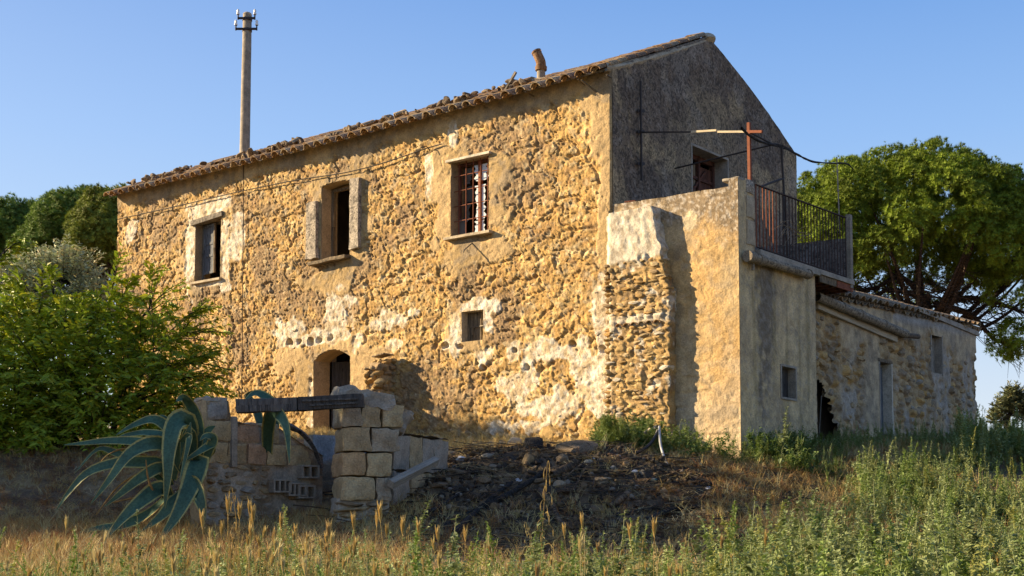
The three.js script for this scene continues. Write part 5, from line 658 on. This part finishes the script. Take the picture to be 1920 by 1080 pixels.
{
  const D = 19.3, base = gp(352, 985); base.copy(at(345, 985, D)); base.y = ground(base.x, base.z); const a = thing('agave', 'large agave with arching blue-green leaves edged in yellow beside the ruined wall', 'agave', base);
  const z = (x, y, dd = 0) => at(100 + x / 3.375, 720 + y / 3.375, D - dd).sub(base), K = 1 / 3.375 / pxm(D);
  const leaves = [[[[760, 560, 0], [730, 420, .1], [560, 368, .2], [350, 360, .3], [200, 374, .35], [66, 386, .4]], 62, .5], [[[750, 560, 0], [720, 400, .2], [610, 380, .5], [480, 445, .7], [360, 600, .8], [238, 758, .8]], 92, .2], [[[745, 620, 0], [690, 505, .1], [560, 495, .3], [400, 500, .5], [220, 560, .6], [95, 690, .6], [20, 800, .55]], 76, .35], [[[740, 640, 0], [690, 530, .2], [560, 590, .4], [430, 690, .5], [325, 775, .5]], 74, .1], [[[745, 740, 0], [690, 660, .2], [570, 730, .5], [440, 850, .7], [325, 985, .8]], 100, .1], [[[860, 640, 0], [870, 330, .1], [830, 225, .3], [770, 260, .5], [735, 420, .65], [725, 580, .7], [705, 790, .65]], 128, .1], [[[870, 620, 0], [915, 390, .1], [915, 250, .15], [875, 140, .25], [820, 85, .4], [775, 110, .5]], 110, -.6], [[[855, 600, 0], [880, 400, .1], [860, 300, .3], [825, 360, .45], [805, 480, .5]], 70, .2], [[[880, 650, 0], [960, 450, -.1], [1000, 390, .1], [930, 425, .35], [800, 507, .45]], 76, .4], [[[900, 560, .1], [925, 480, .3], [870, 640, .6], [780, 830, .8], [662, 1000, .9]], 124, -.1], [[[850, 700, .1], [880, 640, .5], [930, 735, .7], [958, 870, .7]], 112, .2], [[[780, 540, -.2], [735, 300, -.2], [640, 225, -.1], [510, 260, 0], [395, 325, .1]], 66, .4], [[[770, 560, -.1], [735, 350, -.1], [600, 310, 0], [470, 322, 0], [400, 340, 0]], 58, .8], [[[900, 560, -.2], [950, 350, -.3], [985, 290, -.3], [1025, 265, -.3]], 70, .2], [[[780, 520, -.4], [740, 260, -.4], [690, 208, -.3], [635, 218, -.3]], 40, .6], [[[870, 620, .2], [790, 480, .3], [850, 320, .4], [870, 240, .4]], 60, .3], [[[720, 640, 0], [600, 540, .1], [380, 430, .1], [290, 410, .1], [130, 570, .2]], 50, .4], [[[820, 680, .3], [770, 740, .5], [690, 830, .6], [560, 930, .6]], 90, .3], [[[760, 600, .2], [800, 420, .4], [860, 330, .55], [800, 620, .7]], 66, .1], [[[730, 700, .1], [600, 820, .3], [420, 900, .5], [300, 910, .5], [90, 965, .5]], 70, .6], [[[910, 620, 0], [985, 420, .15], [1010, 340, .2], [960, 330, .3], [925, 360, .35]], 60, .3]];
  for (const [p, w, tw] of leaves) part('leaf', agaveLeaf(p.map(q => z(...q)), w * K * 1.08, tw), AGM, a);
  const r = rng(91), DM = mat([.36, .22, .07], { bump: null }); for (const p of [[[710, 545, 0], [560, 560, .2], [420, 640, .3], [270, 830, .3]], [[700, 700, .1], [520, 720, .3], [330, 760, .4]], [[590, 450, .2], [440, 410, .2], [330, 460, .3], [280, 520, .3]], [[640, 700, .3], [600, 600, .4], [585, 480, .4]], [[700, 760, .2], [640, 820, .4], [560, 880, .5]]]) part('dry_leaf', limb(p.map(q => z(...q)), .022, .006, 12, 5, .3, p[0][0]), DM, a);
  const B = at(500, 900, 20.9), b2 = V3(B.x, ground(B.x, B.z), B.z), a2 = thing('agave', 'smaller agave half hidden behind the ruined wall under the beam', 'agave', b2), q = (px, py, d) => at(px, py, d).sub(b2); part('leaf', agaveLeaf([q(505, 890, 20.9), q(510, 760, 20.6), q(480, 738, 20.5), q(455, 755, 20.4)], .2, .9), AGM, a2); part('leaf', agaveLeaf([q(500, 890, 20.6), q(505, 790, 19.9), q(522, 775, 19.3), q(537, 800, 19.1), q(543, 868, 19.0)], .22, .3), AGM, a2); part('leaf', agaveLeaf([q(505, 890, 20.9), q(480, 770, 20.9), q(465, 742, 20.8), q(490, 730, 20.8)], .17, .9), AGM, a2);
}
// ---------------------------------------------------------------- mound: rocks, logs, hoses, litter
{
  const r = rng(123), rock = (px, py, w, h, m, geo, label, grp, cat = 'stone', name = 'stone') => { const p = gp(px, py), k = pxm(-p.z); return single(name, geo, m, label, cat, p.add(V3(0, h / k * .12, 0)), grp, [U(-.2, .2, r), U(-.5, .5, r), U(-.2, .2, r)]).scale.set(w / k, h / k, w / k * .8); };
  rock(964, 840, 34, 30, M.cement, ROCKS[1], 'pale angular lump of rubble on the crest of the mound'); rock(1000, 842, 54, 36, M.charLog, ROCKS[4], 'black clod of earth on the crest of the mound', null, 'clod', 'earth_clod'); rock(1090, 846, 78, 28, M.darkRocks[0], SLABS[2], 'long flat dark slab lying on the crest of the mound'); rock(992, 870, 28, 27, M.stones[6], ROCKS[6], 'square ochre stone below the crest of the mound'); rock(1053, 866, 26, 20, M.darkRocks[1], ROCKS[2], 'rounded brown stone right of the square ochre stone'); rock(922, 858, 40, 14, M.grey, SLABS[4], 'flat grey slab leaning on the upper left of the mound'); rock(843, 852, 24, 12, M.plasterLight, SLABS[1], 'flat cream brick at the foot of the low block wall');
  const rank = (l, v) => [...l].sort((p, q) => p - q).indexOf(v) + 1, LS = [1103, 1048, 860, 905, 828, 840, 890, 940, 1300, 1260, 1180, 790, 770, 960, 1330, 880, 800, 1150];
  for (const [x, y, w] of [[1103, 872, 15], [1048, 912, 24], [860, 930, 14], [905, 925, 18], [828, 934, 13], [840, 905, 16], [890, 900, 12], [940, 915, 14], [1300, 905, 14], [1260, 920, 16], [1180, 935, 18], [790, 925, 14], [770, 950, 12], [960, 950, 12], [1330, 930, 14], [880, 955, 15], [800, 885, 14], [1150, 880, 12]]) rock(x, y, w, w * .7, pickOf([M.greyStones[3], M.greyStones[1], M.darkRocks[3], M.cement], r), pickOf(ROCKS, r), `small grey stone loose on the mound, ${ordinal(rank(LS, x))} small stone from the left`, 'loose grey stones on the burnt mound');
  for (const [x, y, w] of [[855, 890, 46], [905, 905, 38], [820, 915, 34], [950, 895, 34], [885, 935, 40], [1010, 905, 34], [1070, 925, 42], [1130, 905, 36], [980, 965, 34], [1200, 950, 40], [1120, 960, 34], [1260, 940, 38], [845, 955, 32], [930, 880, 30]]) rock(x, y, w, w * U(.3, .5, r), pickOf([M.soil, M.paleLog, M.darkRocks[1], M.soil, M.greyStones[4]], r), pickOf(SLABS, r), `flat brown lump of rubble on the mound, ${ordinal(rank([855, 905, 820, 950, 885, 1010, 1070, 1130, 980, 1200, 1120, 1260, 845, 930], x))} such lump from the left`, 'flat brown lumps on the mound', 'rubble', 'broken_rubble');
  for (const [x, y, w, m, l] of [[867, 863, 26, M.plastic, 'scrap of white plastic near the low block wall'], [973, 901, 15, M.plastic, 'white plastic lid on the left of the mound'], [1191, 887, 14, M.plastic, 'white crumpled wrapper near the white hose'], [1113, 862, 15, M.plastic, 'white scrap just under the long dark slab'], [1160, 856, 9, M.plastic, 'tiny white scrap on the crest right of the long slab'], [1226, 901, 15, M.turq, 'turquoise scrap of plastic below the white hose'], [1328, 917, 12, M.plastic, 'white scrap on the right slope of the mound'], [1412, 1027, 13, M.plastic, 'small white box in the weeds at the mound foot']]) rock(x, y, w, w * .5, m, pickOf(ROCKS1, r), l, null, 'litter', 'litter_scrap');
  const log = (pts, r0, r1, m, label, cat = 'branch', lift = .06) => single('charred_branch', limb(pts.map(([x, y, u = 0]) => gp(x, y).add(V3(0, lift + u, 0))), r0, r1, 18, 7, .3, pts[0][0]), m, label, cat);
  log([[822, 1004], [880, 972], [946, 941], [1022, 893]], .06, .035, M.charLog, 'long black branch slanting up the left of the mound'); log([[850, 1008], [900, 962], [935, 930], [960, 912]], .05, .025, M.charLog, 'black branch below and right of the longest branch'); log([[1034, 900], [1055, 890], [1080, 878]], .075, .06, M.paleLog, 'thick pale brown log in the middle of the mound', 'log'); log([[1012, 930], [1035, 955], [1050, 985], [1075, 1000]], .06, .02, M.paleLog, 'grey-brown gnarled root at the bottom of the mound', 'root'); log([[1056, 945, .3], [1090, 915, .3], [1128, 887, .05]], .012, .008, M.paleLog, 'thin brown stick standing out of the mound centre', 'stick'); log([[1075, 955, .2], [1100, 920, .3], [1135, 880, .1]], .012, .008, M.paleLog, 'second thin stick right of the first on the mound', 'stick'); log([[1140, 960], [1165, 945], [1180, 930]], .05, .045, M.paleLog, 'short brown stump at the edge of the ash', 'log'); log([[1210, 985], [1260, 965], [1310, 960], [1350, 975]], .045, .025, M.charLog, 'black crooked branch at the right foot of the mound'); log([[1290, 905], [1330, 915], [1380, 935]], .03, .015, M.charLog, 'dark stick right of the white hose end', 'stick'); log([[770, 985], [820, 960], [860, 935]], .04, .02, M.charLog, 'short black branch beside the square pier');
  const hp = (px, py, d) => at(px, py, d); single('white_hose', limb([hp(1236, 800, 22.9), hp(1239, 836, 22.5), hp(1252, 872, 22.0), hp(1266, 889, 21.7)], .021, .021, 18, 8), M.hose, 'white plastic hose arching down onto the mound', 'hose'); single('black_hose', limb([hp(1186, 853, 22.7), hp(1213, 838, 22.8), hp(1228, 820, 22.9), hp(1234, 806, 22.9)], .03, .03, 12, 8), M.blackHose, 'short black hose beside the arching white hose', 'hose'); single('grey_pipe', limb([hp(1210, 812, 23.2), hp(1220, 805, 23.1), hp(1233, 800, 23)], .035, .035, 6, 8), M.grey, 'short grey pipe stub at the top of the hoses', 'pipe');
  // fine rubble: nobody could count it
  const L = [], C = []; for (let i = 0; i < 9000; i++) { const x = U(-2.6, 5.6, r), z = U(-24, -17.2, r); if (burnK(x, z) < .3 && r() < .85) continue; const s = U(.02, .10, r) * (r() < .1 ? 1.5 : 1); L.push(mtx(V3(x, ground(x, z) + s * .2, z), [U(0, 6, r), U(0, 6, r), U(0, 6, r)], V3(s, s * .6, s * .8))); C.push(r() < .03 ? [.26, .23, .19] : pickOf([[.05, .036, .024], [.10, .066, .038], [.17, .115, .062], [.045, .033, .023], [.26, .18, .10]], r)); }
  const o = inst('rubble', ROCKS1[1], M.stoneI, L, scene, i => C[i]); o.userData = { kind: 'stuff', label: 'dark burnt rubble and clods covering the mound', category: 'rubble' };
  const SL = [], SC = []; for (let i = 0; i < 620; i++) { const x = U(-2.8, 5.8, r), z = U(-23.6, -17.2, r); if (burnK(x, z) < .25 && r() < .7) continue; const L = U(.2, 1.1, r) * (r() < .15 ? 1.5 : 1), t = U(.25, .85, r); SL.push(mtx(V3(x, ground(x, z) + U(.02, .12, r), z), [U(-.15, .15, r), (r() < .6 ? U(.1, .9, r) : U(-.8, 3, r)), U(-.18, .28, r)], V3(L, t, t))); SC.push(pickOf([[.04, .03, .022], [.09, .06, .035], [.16, .11, .06], [.26, .18, .095], [.06, .045, .03], [.32, .23, .12]], r)); }
  const o3 = inst('twigs', limb([V3(-.5, 0, 0), V3(-.15, .015, .012), V3(.2, .0, .0), V3(.5, .02, .016)], .014, .006, 8, 5, .3, 4), M.stoneI, SL, scene, i => SC[i]); o3.userData = { kind: 'stuff', label: 'brown and black twigs and reeds tangled over the mound', category: 'twigs' };
  const A = [], B = []; for (let i = 0; i < 900; i++) { const w = toWorld(U(-LEN, 2.6, r), 0, U(.1, 1.1, r)); const s = U(.05, .2, r) * (r() < .5 ? .6 : 1); A.push(mtx(V3(w.x, ground(w.x, w.z) + s * .15, w.z), [U(0, 6, r), U(0, 6, r), U(0, 6, r)], V3(s, s * .6, s))); B.push(pickOf([[.5, .34, .15], [.42, .28, .12], [.58, .46, .28]], r)); }
  const o2 = inst('rubble', ROCKS1[4], M.stoneI, A, scene, i => B[i]); o2.userData = { kind: 'stuff', label: 'ochre stones fallen along the foot of the long front', category: 'rubble' };
}
// ---------------------------------------------------------------- grasses and weeds
const blade = (h, w, bend) => strip([0, .35, .7, 1].map(k => V3(bend * h * k * k, h * k * (1 - .15 * bend * k), 0)), [w, w * .85, w * .5, w * .05]);
function tuft(n, h, w, seed, spread = .05, b = .5) { const r = rng(seed), a = []; for (let i = 0; i < n; i++) a.push(blade(h * U(.55, 1.1, r), w * U(.7, 1.2, r), U(.05, b, r)).applyMatrix4(mtx(V3(U(-spread, spread, r), 0, U(-spread, spread, r)), [U(-.15, .15, r), U(0, 6.28, r), U(-.1, .1, r)], V3(1, 1, 1)))); return merge(a); }
function earPlant(h, seed, oat) { // stalk with a bearded ear or nodding oat spikelets
  const r = rng(seed), a = [strip([0, .4, .8, 1].map(k => V3(.10 * h * k * k, h * k, 0)), [.003, .0028, .0022, .002]), strip([0, .4, .8, 1].map(k => V3(.10 * h * k * k, h * k, 0)), [.003, .0028, .0022, .002], V3(1, 0, 0))], top = V3(.10 * h, h, 0);
  if (!oat) { for (let i = 0; i < 26; i++) { const k = i / 26, p = top.clone().add(V3(.010 * k, .065 * k, 0)), an = i * 2.4, d = V3(Math.cos(an) * .30, 1, Math.sin(an) * .30).normalize(); a.push(strip([p, p.clone().addScaledVector(d, .022), p.clone().addScaledVector(d, .055 + .025 * r())], [.003, .004, .0005], V3(Math.sin(an), 0, -Math.cos(an)))); } for (let i = 0; i < 2; i++) a.push(blade(.2, .004, .8).applyMatrix4(mtx(V3(.02 * h, h * U(.3, .5, r), 0), [0, U(0, 6, r), -.5], V3(1, 1, 1)))); }
  else for (let i = 0; i < 14; i++) { const k = i / 14, p = V3(.10 * h * (1 - .35 * k), h * (1 - .42 * k), 0), an = i * 2.4, q = p.clone().add(V3(Math.cos(an) * (.02 + .06 * k), -.015, Math.sin(an) * (.02 + .06 * k))); a.push(strip([p, p.clone().lerp(q, .5).add(V3(0, .015, 0)), q], [.001, .001, .001])); for (const n of [V3(0, 0, 1), V3(1, 0, 0)]) a.push(strip([q, q.clone().add(V3(0, -.014, 0)), q.clone().add(V3(0, -.036, 0))], [.002, .006, .0005], n)); }
  return merge(a);
}
function goosefoot(h, seed, full = 1) { // leafy weed ending in narrow knobbly spikes
  const r = rng(seed), st = [], lf = [], bx = U(-.16, .16, r), bz = U(-.1, .1, r), stemAt = k => V3(bx * h * k * k + .012 * Math.sin(k * 9 + seed), h * k, bz * h * k * k);
  st.push(limb([0, .25, .5, .75, 1].map(stemAt), .0048 * (h + .2), .0015, 10, 4));
  const leaf = (p, L, W, yaw, drop) => lf.push(leafGeo(L, W, .15, .3).applyMatrix4(mtx(p, [U(-.6, .6, r), yaw, drop], V3(1, 1, 1))));
  const n = Math.round(38 * h * full); for (let i = 0; i < n; i++) { const k = .04 + .66 * Math.pow(i / n, .9), L = .10 * (1 - .75 * k) * U(.5, 1.25, r) * (.55 + .55 * h); leaf(stemAt(k), L, L * U(.38, .6, r), U(0, 6.28, r), U(-.45, .5, r)); }
  const spike = (f, R0, m) => { for (let i = 0; i < m; i++) { const k = i / m; if (vn(k * 9, seed, R0 * 900) < -.35) continue; const L = R0 * (1.3 - k * .8) * U(.6, 1.5, r); leaf(f(k), L * 1.7, L * 1.2, U(0, 6.28, r), U(.1, 1.0, r)); } };
  spike(k => stemAt(.56 + .44 * k), .019 + .005 * h, Math.round(52 * h + 14));
  for (let i = 0; i < 8 * full; i++) { const k = U(.18, .72, r), p = stemAt(k), a = U(0, 6.28, r), len = U(.6, 1.5, r) * (.5 + .5 * h), e = p.clone().add(V3(Math.cos(a) * .10, .13, Math.sin(a) * .10).multiplyScalar(len)); st.push(limb([p, p.clone().lerp(e, .5).add(V3(Math.cos(a) * .02, -.01, Math.sin(a) * .02)), e], .002, .001, 3, 3)); spike(q => p.clone().lerp(e, .25 + .75 * q), .015, 15); for (let j = 0; j < 3; j++) leaf(p.clone().lerp(e, U(.2, .8, r)), U(.025, .05, r), U(.012, .025, r), U(0, 6.28, r), U(-.3, .4, r)); }
  return [merge(st), merge(lf)];
}
function herb(h, seed) { // low branching leafy plant
  const r = rng(seed), g = []; for (let b = 0; b < 7; b++) { const a = b * .9 + U(-.3, .3, r), s = U(.15, .55, r), e = V3(Math.cos(a) * h * s, h * U(.5, 1, r), Math.sin(a) * h * s), c = k => V3(e.x * k, e.y * Math.pow(k, .8), e.z * k); g.push(limb([c(0), c(.5), c(1)], .004, .0015, 5, 3)); for (let i = 0; i < 15; i++) { const k = U(.2, 1, r), L = U(.04, .085, r) * (1.2 - .5 * k); g.push(leafGeo(L, L * .5, .2, .25).applyMatrix4(mtx(c(k), [U(-.7, .7, r), U(0, 6.28, r), U(-.5, .5, r)], V3(1, 1, 1)))); } }
  return merge(g);
}
const straw = phys([1, 1, 1], { transmission: .2, thickness: 0, roughness: .75, specularIntensity: .4 }), greenM = leafMat([1, 1, 1], .4, .65);
const STRAW = () => pickOf([[.46, .35, .13], [.52, .42, .18], [.40, .29, .10], [.56, .47, .24], [.36, .25, .10]]), RUST = () => pickOf([[.30, .14, .05], [.24, .12, .05], [.36, .20, .07]]), GREEN = () => pickOf([[.17, .235, .05], [.13, .20, .04], [.24, .30, .07], [.20, .25, .08]]), PALE = () => pickOf([[.29, .35, .13], [.23, .30, .09], [.35, .40, .17], [.20, .28, .06], [.32, .33, .09]]);
function field(name, label, cat, geos, m, n, fn, col) { // fn -> [x, z, scale, tilt]
  const L = geos.map(() => []), C = geos.map(() => []); let k = 0, g = 0; while (k < n && g++ < n * 12) { const f = fn(); if (!f) continue; const [x, z, s, tl = .12, dy = 0] = f; if (insideHouse(x, z, .02)) continue; const i = Math.floor(R() * geos.length), q = mtx(V3(x, ground(x, z) - .01 + dy, z), [U(-tl, tl), U(0, 6.283), U(-tl, tl)], V3(s, s * U(.85, 1.15), s)); L[i].push(q); C[i].push(col(x, z)); k++; }
  const o = new THREE.Group(); o.name = numbered(name); o.userData = { label, category: cat, kind: 'stuff' }; scene.add(o); L.forEach((l, i) => l.length && inst(geos.length > 1 ? 'patch' : 'patch', geos[i], m, l, o, j => C[i][j])); return o;
}
const FX = d => .40 * d + .6, inView = (d0, d1) => { const d = Math.sqrt(U(d0 * d0, d1 * d1)); return [U(-FX(d), FX(d)), -d]; };
const EARS = [0, 1, 2, 3].map(i => earPlant(.82, 300 + i, false)), OATS = [0, 1, 2].map(i => earPlant(.95, 320 + i, true)), GT1 = [0, 1, 2].map(i => tuft(9, .42, .004, 330 + i, .08, .7)), GT2 = [0, 1, 2].map(i => tuft(14, .22, .0035, 340 + i, .09, .9)), BROAD = [0, 1].map(i => tuft(12, .5, .008, 350 + i, .08, .9));
const GF = [0, 1, 2, 3, 4].map(i => goosefoot(.55 + .08 * i, 400 + i)), GFL = GF.map(g => g[1]), GFS = GF.map(g => g[0]), GFB = GF.map(g => merge(g)), HERB = [0, 1, 2].map(i => herb(.5, 440 + i)), MIX = [...GFB, ...HERB];
const pxOf = (x, z) => 960 + FOCAL * x / -z;
// near strip
field('dry_grass', 'fine straw-coloured grass along the bottom of the picture', 'grass', GT1, straw, 5200, () => { const [x, z] = inView(6.2, 14.5); const p = pxOf(x, z); if (R() > (p < 420 ? .9 : p < 900 ? .5 : p < 1350 ? .3 : .18)) return; return [x, z, U(.6, 1.15), .35]; }, STRAW);
field('dry_grass', 'straw stubble between the agave and the foreground weeds', 'grass', GT2, straw, 5200, () => { const [x, z] = inView(13, 20.5); if (pxOf(x, z) > 800 && R() < .8) return; return [x, z, U(.6, 1.3), .35]; }, () => R() < .35 ? RUST() : STRAW());
field('wild_barley', 'golden bearded grass ears standing before the ruin', 'grass ears', EARS, straw, 340, () => { const [x, z] = inView(7, 11.5), p = pxOf(x, z); const w = Math.exp(-(((p - 480) / 260) ** 2)) + .35 * Math.exp(-(((p - 1000) / 200) ** 2)) + .10; if (R() > w) return; return [x, z, U(.5, .95), .24]; }, STRAW);
field('wild_oats', 'slender oat stalks with hanging spikelets in the foreground', 'oat stalks', OATS, straw, 200, () => { const [x, z] = inView(7.5, 12.5), p = pxOf(x, z); if (R() > (p < 1300 ? .8 : .2)) return; return [x, z, U(.6, .9), .14]; }, STRAW);
field('green_weeds', 'low green leafy weeds across the bottom of the picture', 'weeds', MIX, greenM, 3600, () => { const [x, z] = inView(6.0, 13.6), p = pxOf(x, z), d = -z; if (R() > (p < 200 ? .25 : p < 420 ? .5 : 1)) return; return [x, z, U(.45, 1.0) * (p > 1350 ? 1.25 : 1), .22]; }, PALE);
field('green_grass', 'bright green grass tuft at the lower left corner', 'grass', BROAD, greenM, 150, () => { const x = U(-3.9, -2.9), z = U(-10.4, -8.6); return [x, z, U(.8, 1.4), .3]; }, () => pickOf([[.12, .22, .03], [.16, .26, .05], [.10, .18, .03]]));
// slope on the right
field('green_weeds', 'green weeds spreading over the slope at the right', 'weeds', MIX, greenM, 3000, () => { const [x, z] = inView(12.5, 28), p = pxOf(x, z), d = -z; const e = 1400 + 150 * fbm(x, z, 3, 2) + (d < 17 ? 0 : d < 22 ? 150 : 60); if (p < e || R() > sst(e, e + 260, p) + .06) return; const k = fbm(x * .8, z * .8, 5, 3); if (R() > .35 + .65 * sst(-.15, .2, k)) return; return [x, z, U(.4, 1.05) * (.7 + .5 * sst(-.2, .3, k)) * (d > 22.5 && p < 1800 ? .5 : 1), .2]; }, PALE);
field('green_weeds', 'green plants growing at the foot of the terrace walls', 'weeds', [...HERB, GFB[0], GFB[1]], greenM, 520, () => { const p = U(1120, 1580), d = U(23, 26), x = (p - 960) / FOCAL * d; if (R() > .15 + .85 * sst(0, .2, fbm(x * 1.3, d, 4, 2))) return; return [x, -d, U(.45, 1.25) * (p > 1510 ? .55 : 1), .25]; }, GREEN);
field('dry_grass', 'dry grass on the bank below the terrace', 'grass', GT2, straw, 2600, () => { const p = U(1080, 1800), d = U(18.5, 26.5), x = (p - 960) / FOCAL * d; if (burnK(x, -d) > .3 && p < 1330 && R() < .93) return; return [x, -d, U(.5, 1.3), .6]; }, () => R() < .3 ? RUST() : STRAW());
field('dry_grass', 'taller dry grass among the weeds on the right slope', 'grass', GT1, straw, 1100, () => { const p = U(1420, 1960), d = U(14, 26), x = (p - 960) / FOCAL * d; return [x, -d, U(.5, 1.2) * (d > 22.5 ? .6 : 1), .35]; }, () => R() < .4 ? RUST() : STRAW());
field('dry_grass', 'dry grass along the foot of the long front', 'grass', GT2, straw, 2200, () => { const l = toWorld(U(-LEN, 3), 0, U(.05, 2.2)); return [l.x, l.z, U(.5, 1.2), .4]; }, STRAW);
field('dry_grass', 'sparse dry grass under the shrub and behind the agave', 'grass', GT2, straw, 3000, () => { const d = U(17, 26), x = U(-.42 * d, -2.6); return [x, -d, U(.35, .95), .7]; }, () => R() < .5 ? RUST() : STRAW());
field('straw_litter', 'flattened straw and stalks strewn over the mound and bank', 'straw', [0, 1, 2].map(i => { const r = rng(600 + i), a = []; for (let k = 0; k < 8; k++) { const L = U(.15, .5, r); a.push(strip([V3(-L / 2, U(.005, .03, r), 0), V3(0, U(.015, .06, r), 0), V3(L / 2, U(.005, .03, r), 0)], [.003, .0035, .002], V3(0, 1, 0)).applyMatrix4(mtx(V3(U(-.2, .2, r), 0, U(-.2, .2, r)), [0, U(-1.2, 1.2, r), 0], V3(1, 1, 1)))); } return merge(a); }), straw, 5200, () => { const d = U(17.5, 25.5), p = R() < .25 ? U(-40, 690) : U(690, 1650), x = (p - 960) / FOCAL * d; const mk = burnK(x, -d); if (mk > .4 && R() < .6 && p < 1230) return; return [x, -d, U(.6, 1.3), .25, .02]; }, x => R() < (x < -2.5 ? .8 : .4) ? RUST() : STRAW());
field('green_weeds', 'weeds carrying on beyond the right edge of the picture', 'weeds', MIX, greenM, 1500, () => { const p = U(1940, 2900), d = U(7, 30); return [(p - 960) / FOCAL * d, -d, U(.4, 1.0), .2]; }, PALE);
field('green_weeds', 'scrub on the skyline at the right', 'scrub', GFB, greenM, 500, () => { const d = U(30, 58), p = U(1815, 1990); return [(p - 960) / FOCAL * d, -d, U(.3, .7), .2]; }, GREEN);
// single plants that stand out
{
  const r = rng(888), proto = (kind) => { const t = new THREE.Group(); t.name = 'goosefoot_weed'; const [s, l] = goosefoot(1, 500 + kind, .9); const c = new THREE.Color().setRGB(.20, .245, .10), lm = greenM.clone(); lm.color = c; const sm = greenM.clone(); sm.color = new THREE.Color().setRGB(.22, .24, .10); part('stem', s, sm, t); part('leaves', l, lm, t); return t; }, PR = [proto(0), proto(1), proto(2)];
  const put = (px, top, d, label, grp) => { const o = pickOf(PR, r).clone(); o.name = numbered('goosefoot_weed'); const x = (px - 960) / FOCAL * d, gy = ground(x, -d), h = at(px, top, d).y - gy; o.position.set(x, gy, -d); const s = clamp(h, .3, 1.6); o.scale.set(Math.min(1.35, .6 + .7 * s), s, Math.min(1.35, .6 + .7 * s)); o.rotation.y = U(0, 6, r); o.userData = { label, category: 'weed' }; if (grp) o.userData.group = grp; scene.add(o); };
  const G1 = 'tall weed spikes over the foreground', TS = [[1397, 932], [1427, 934], [1472, 920], [1502, 915], [1603, 950], [1633, 960], [1668, 910], [1702, 952], [1726, 960], [1782, 948], [1803, 930], [1845, 920], [1862, 930], [1880, 948], [985, 960], [1148, 957], [1108, 988], [1178, 980], [1283, 975], [762, 940], [826, 966], [890, 1008], [1572, 990], [1357, 970], [1330, 980], [1900, 970], [1555, 905], [1590, 930], [1650, 900], [1690, 925], [1745, 905], [1765, 935], [1820, 895], [1895, 915], [1530, 940]];
  TS.sort((p, q) => p[0] - q[0]).forEach(([x, y], i) => put(x, y, U(8.5, 11.5, r), `slim green weed spike above the foreground weeds, ${ordinal(i + 1)} tall spike from the left`, G1));
  put(266, 955, 12, 'lone green weed stalk in front of the agave'); put(1465, 762, 22.6, 'tallest green weed against the shaded terrace wall'); 
  [[1624, 825], [1686, 818], [1716, 828], [1742, 826], [1769, 830], [1817, 816], [1645, 840], [1775, 850], [1850, 838]].sort((p, q) => p[0] - q[0]).forEach(([x, y], i) => put(x, y, U(20.5, 23, r), `pale weed spike on the lit slope before the annex, ${ordinal(i + 1)} from the left`, 'weed spikes on the lit slope'));
  const ep = EARS.map(g => g), em = straw.clone(); em.color = new THREE.Color().setRGB(.50, .36, .13); const om = em;
    const ear = (px, top, d, g, label, name, cat, grp) => { const x = (px - 960) / FOCAL * d, gy = ground(x, -d), h = at(px, top, d).y - gy, o = thing(name, label, cat, V3(x, gy, -d), U(0, 6, r), grp); const hs = clamp(h / .92, .4, 1.6); part('stalk', g, em, o).scale.set(.95, hs, .95); };
  [[432, 932], [448, 944], [470, 940], [488, 950], [455, 965], [522, 965], [401, 960], [495, 985], [575, 985], [605, 980], [630, 1000], [683, 965], [695, 960], [733, 945], [744, 972], [806, 978], [838, 990], [868, 990], [1070, 985], [1103, 965], [1201, 985], [1222, 975]].sort((p, q) => p[0] - q[0]).forEach(([x, y], i) => ear(x, y, U(8.6, 11, r), pickOf(EARS, r), `golden bearded grass ear on a bare stalk, ${ordinal(i + 1)} tall ear from the left`, 'barley_stalk', 'grass ear', 'tall bearded ears before the ruin'));
  ear(1008, 880, 9.2, OATS[0], 'tall oat stalk with open hanging spikelets against the black mound', 'oat_stalk', 'oat stalk'); ear(460, 925, 9.4, OATS[1], 'dense oat stalk with hanging spikelets in front of the ruined wall', 'oat_stalk', 'oat stalk');
}
renderer.render(scene, camera);
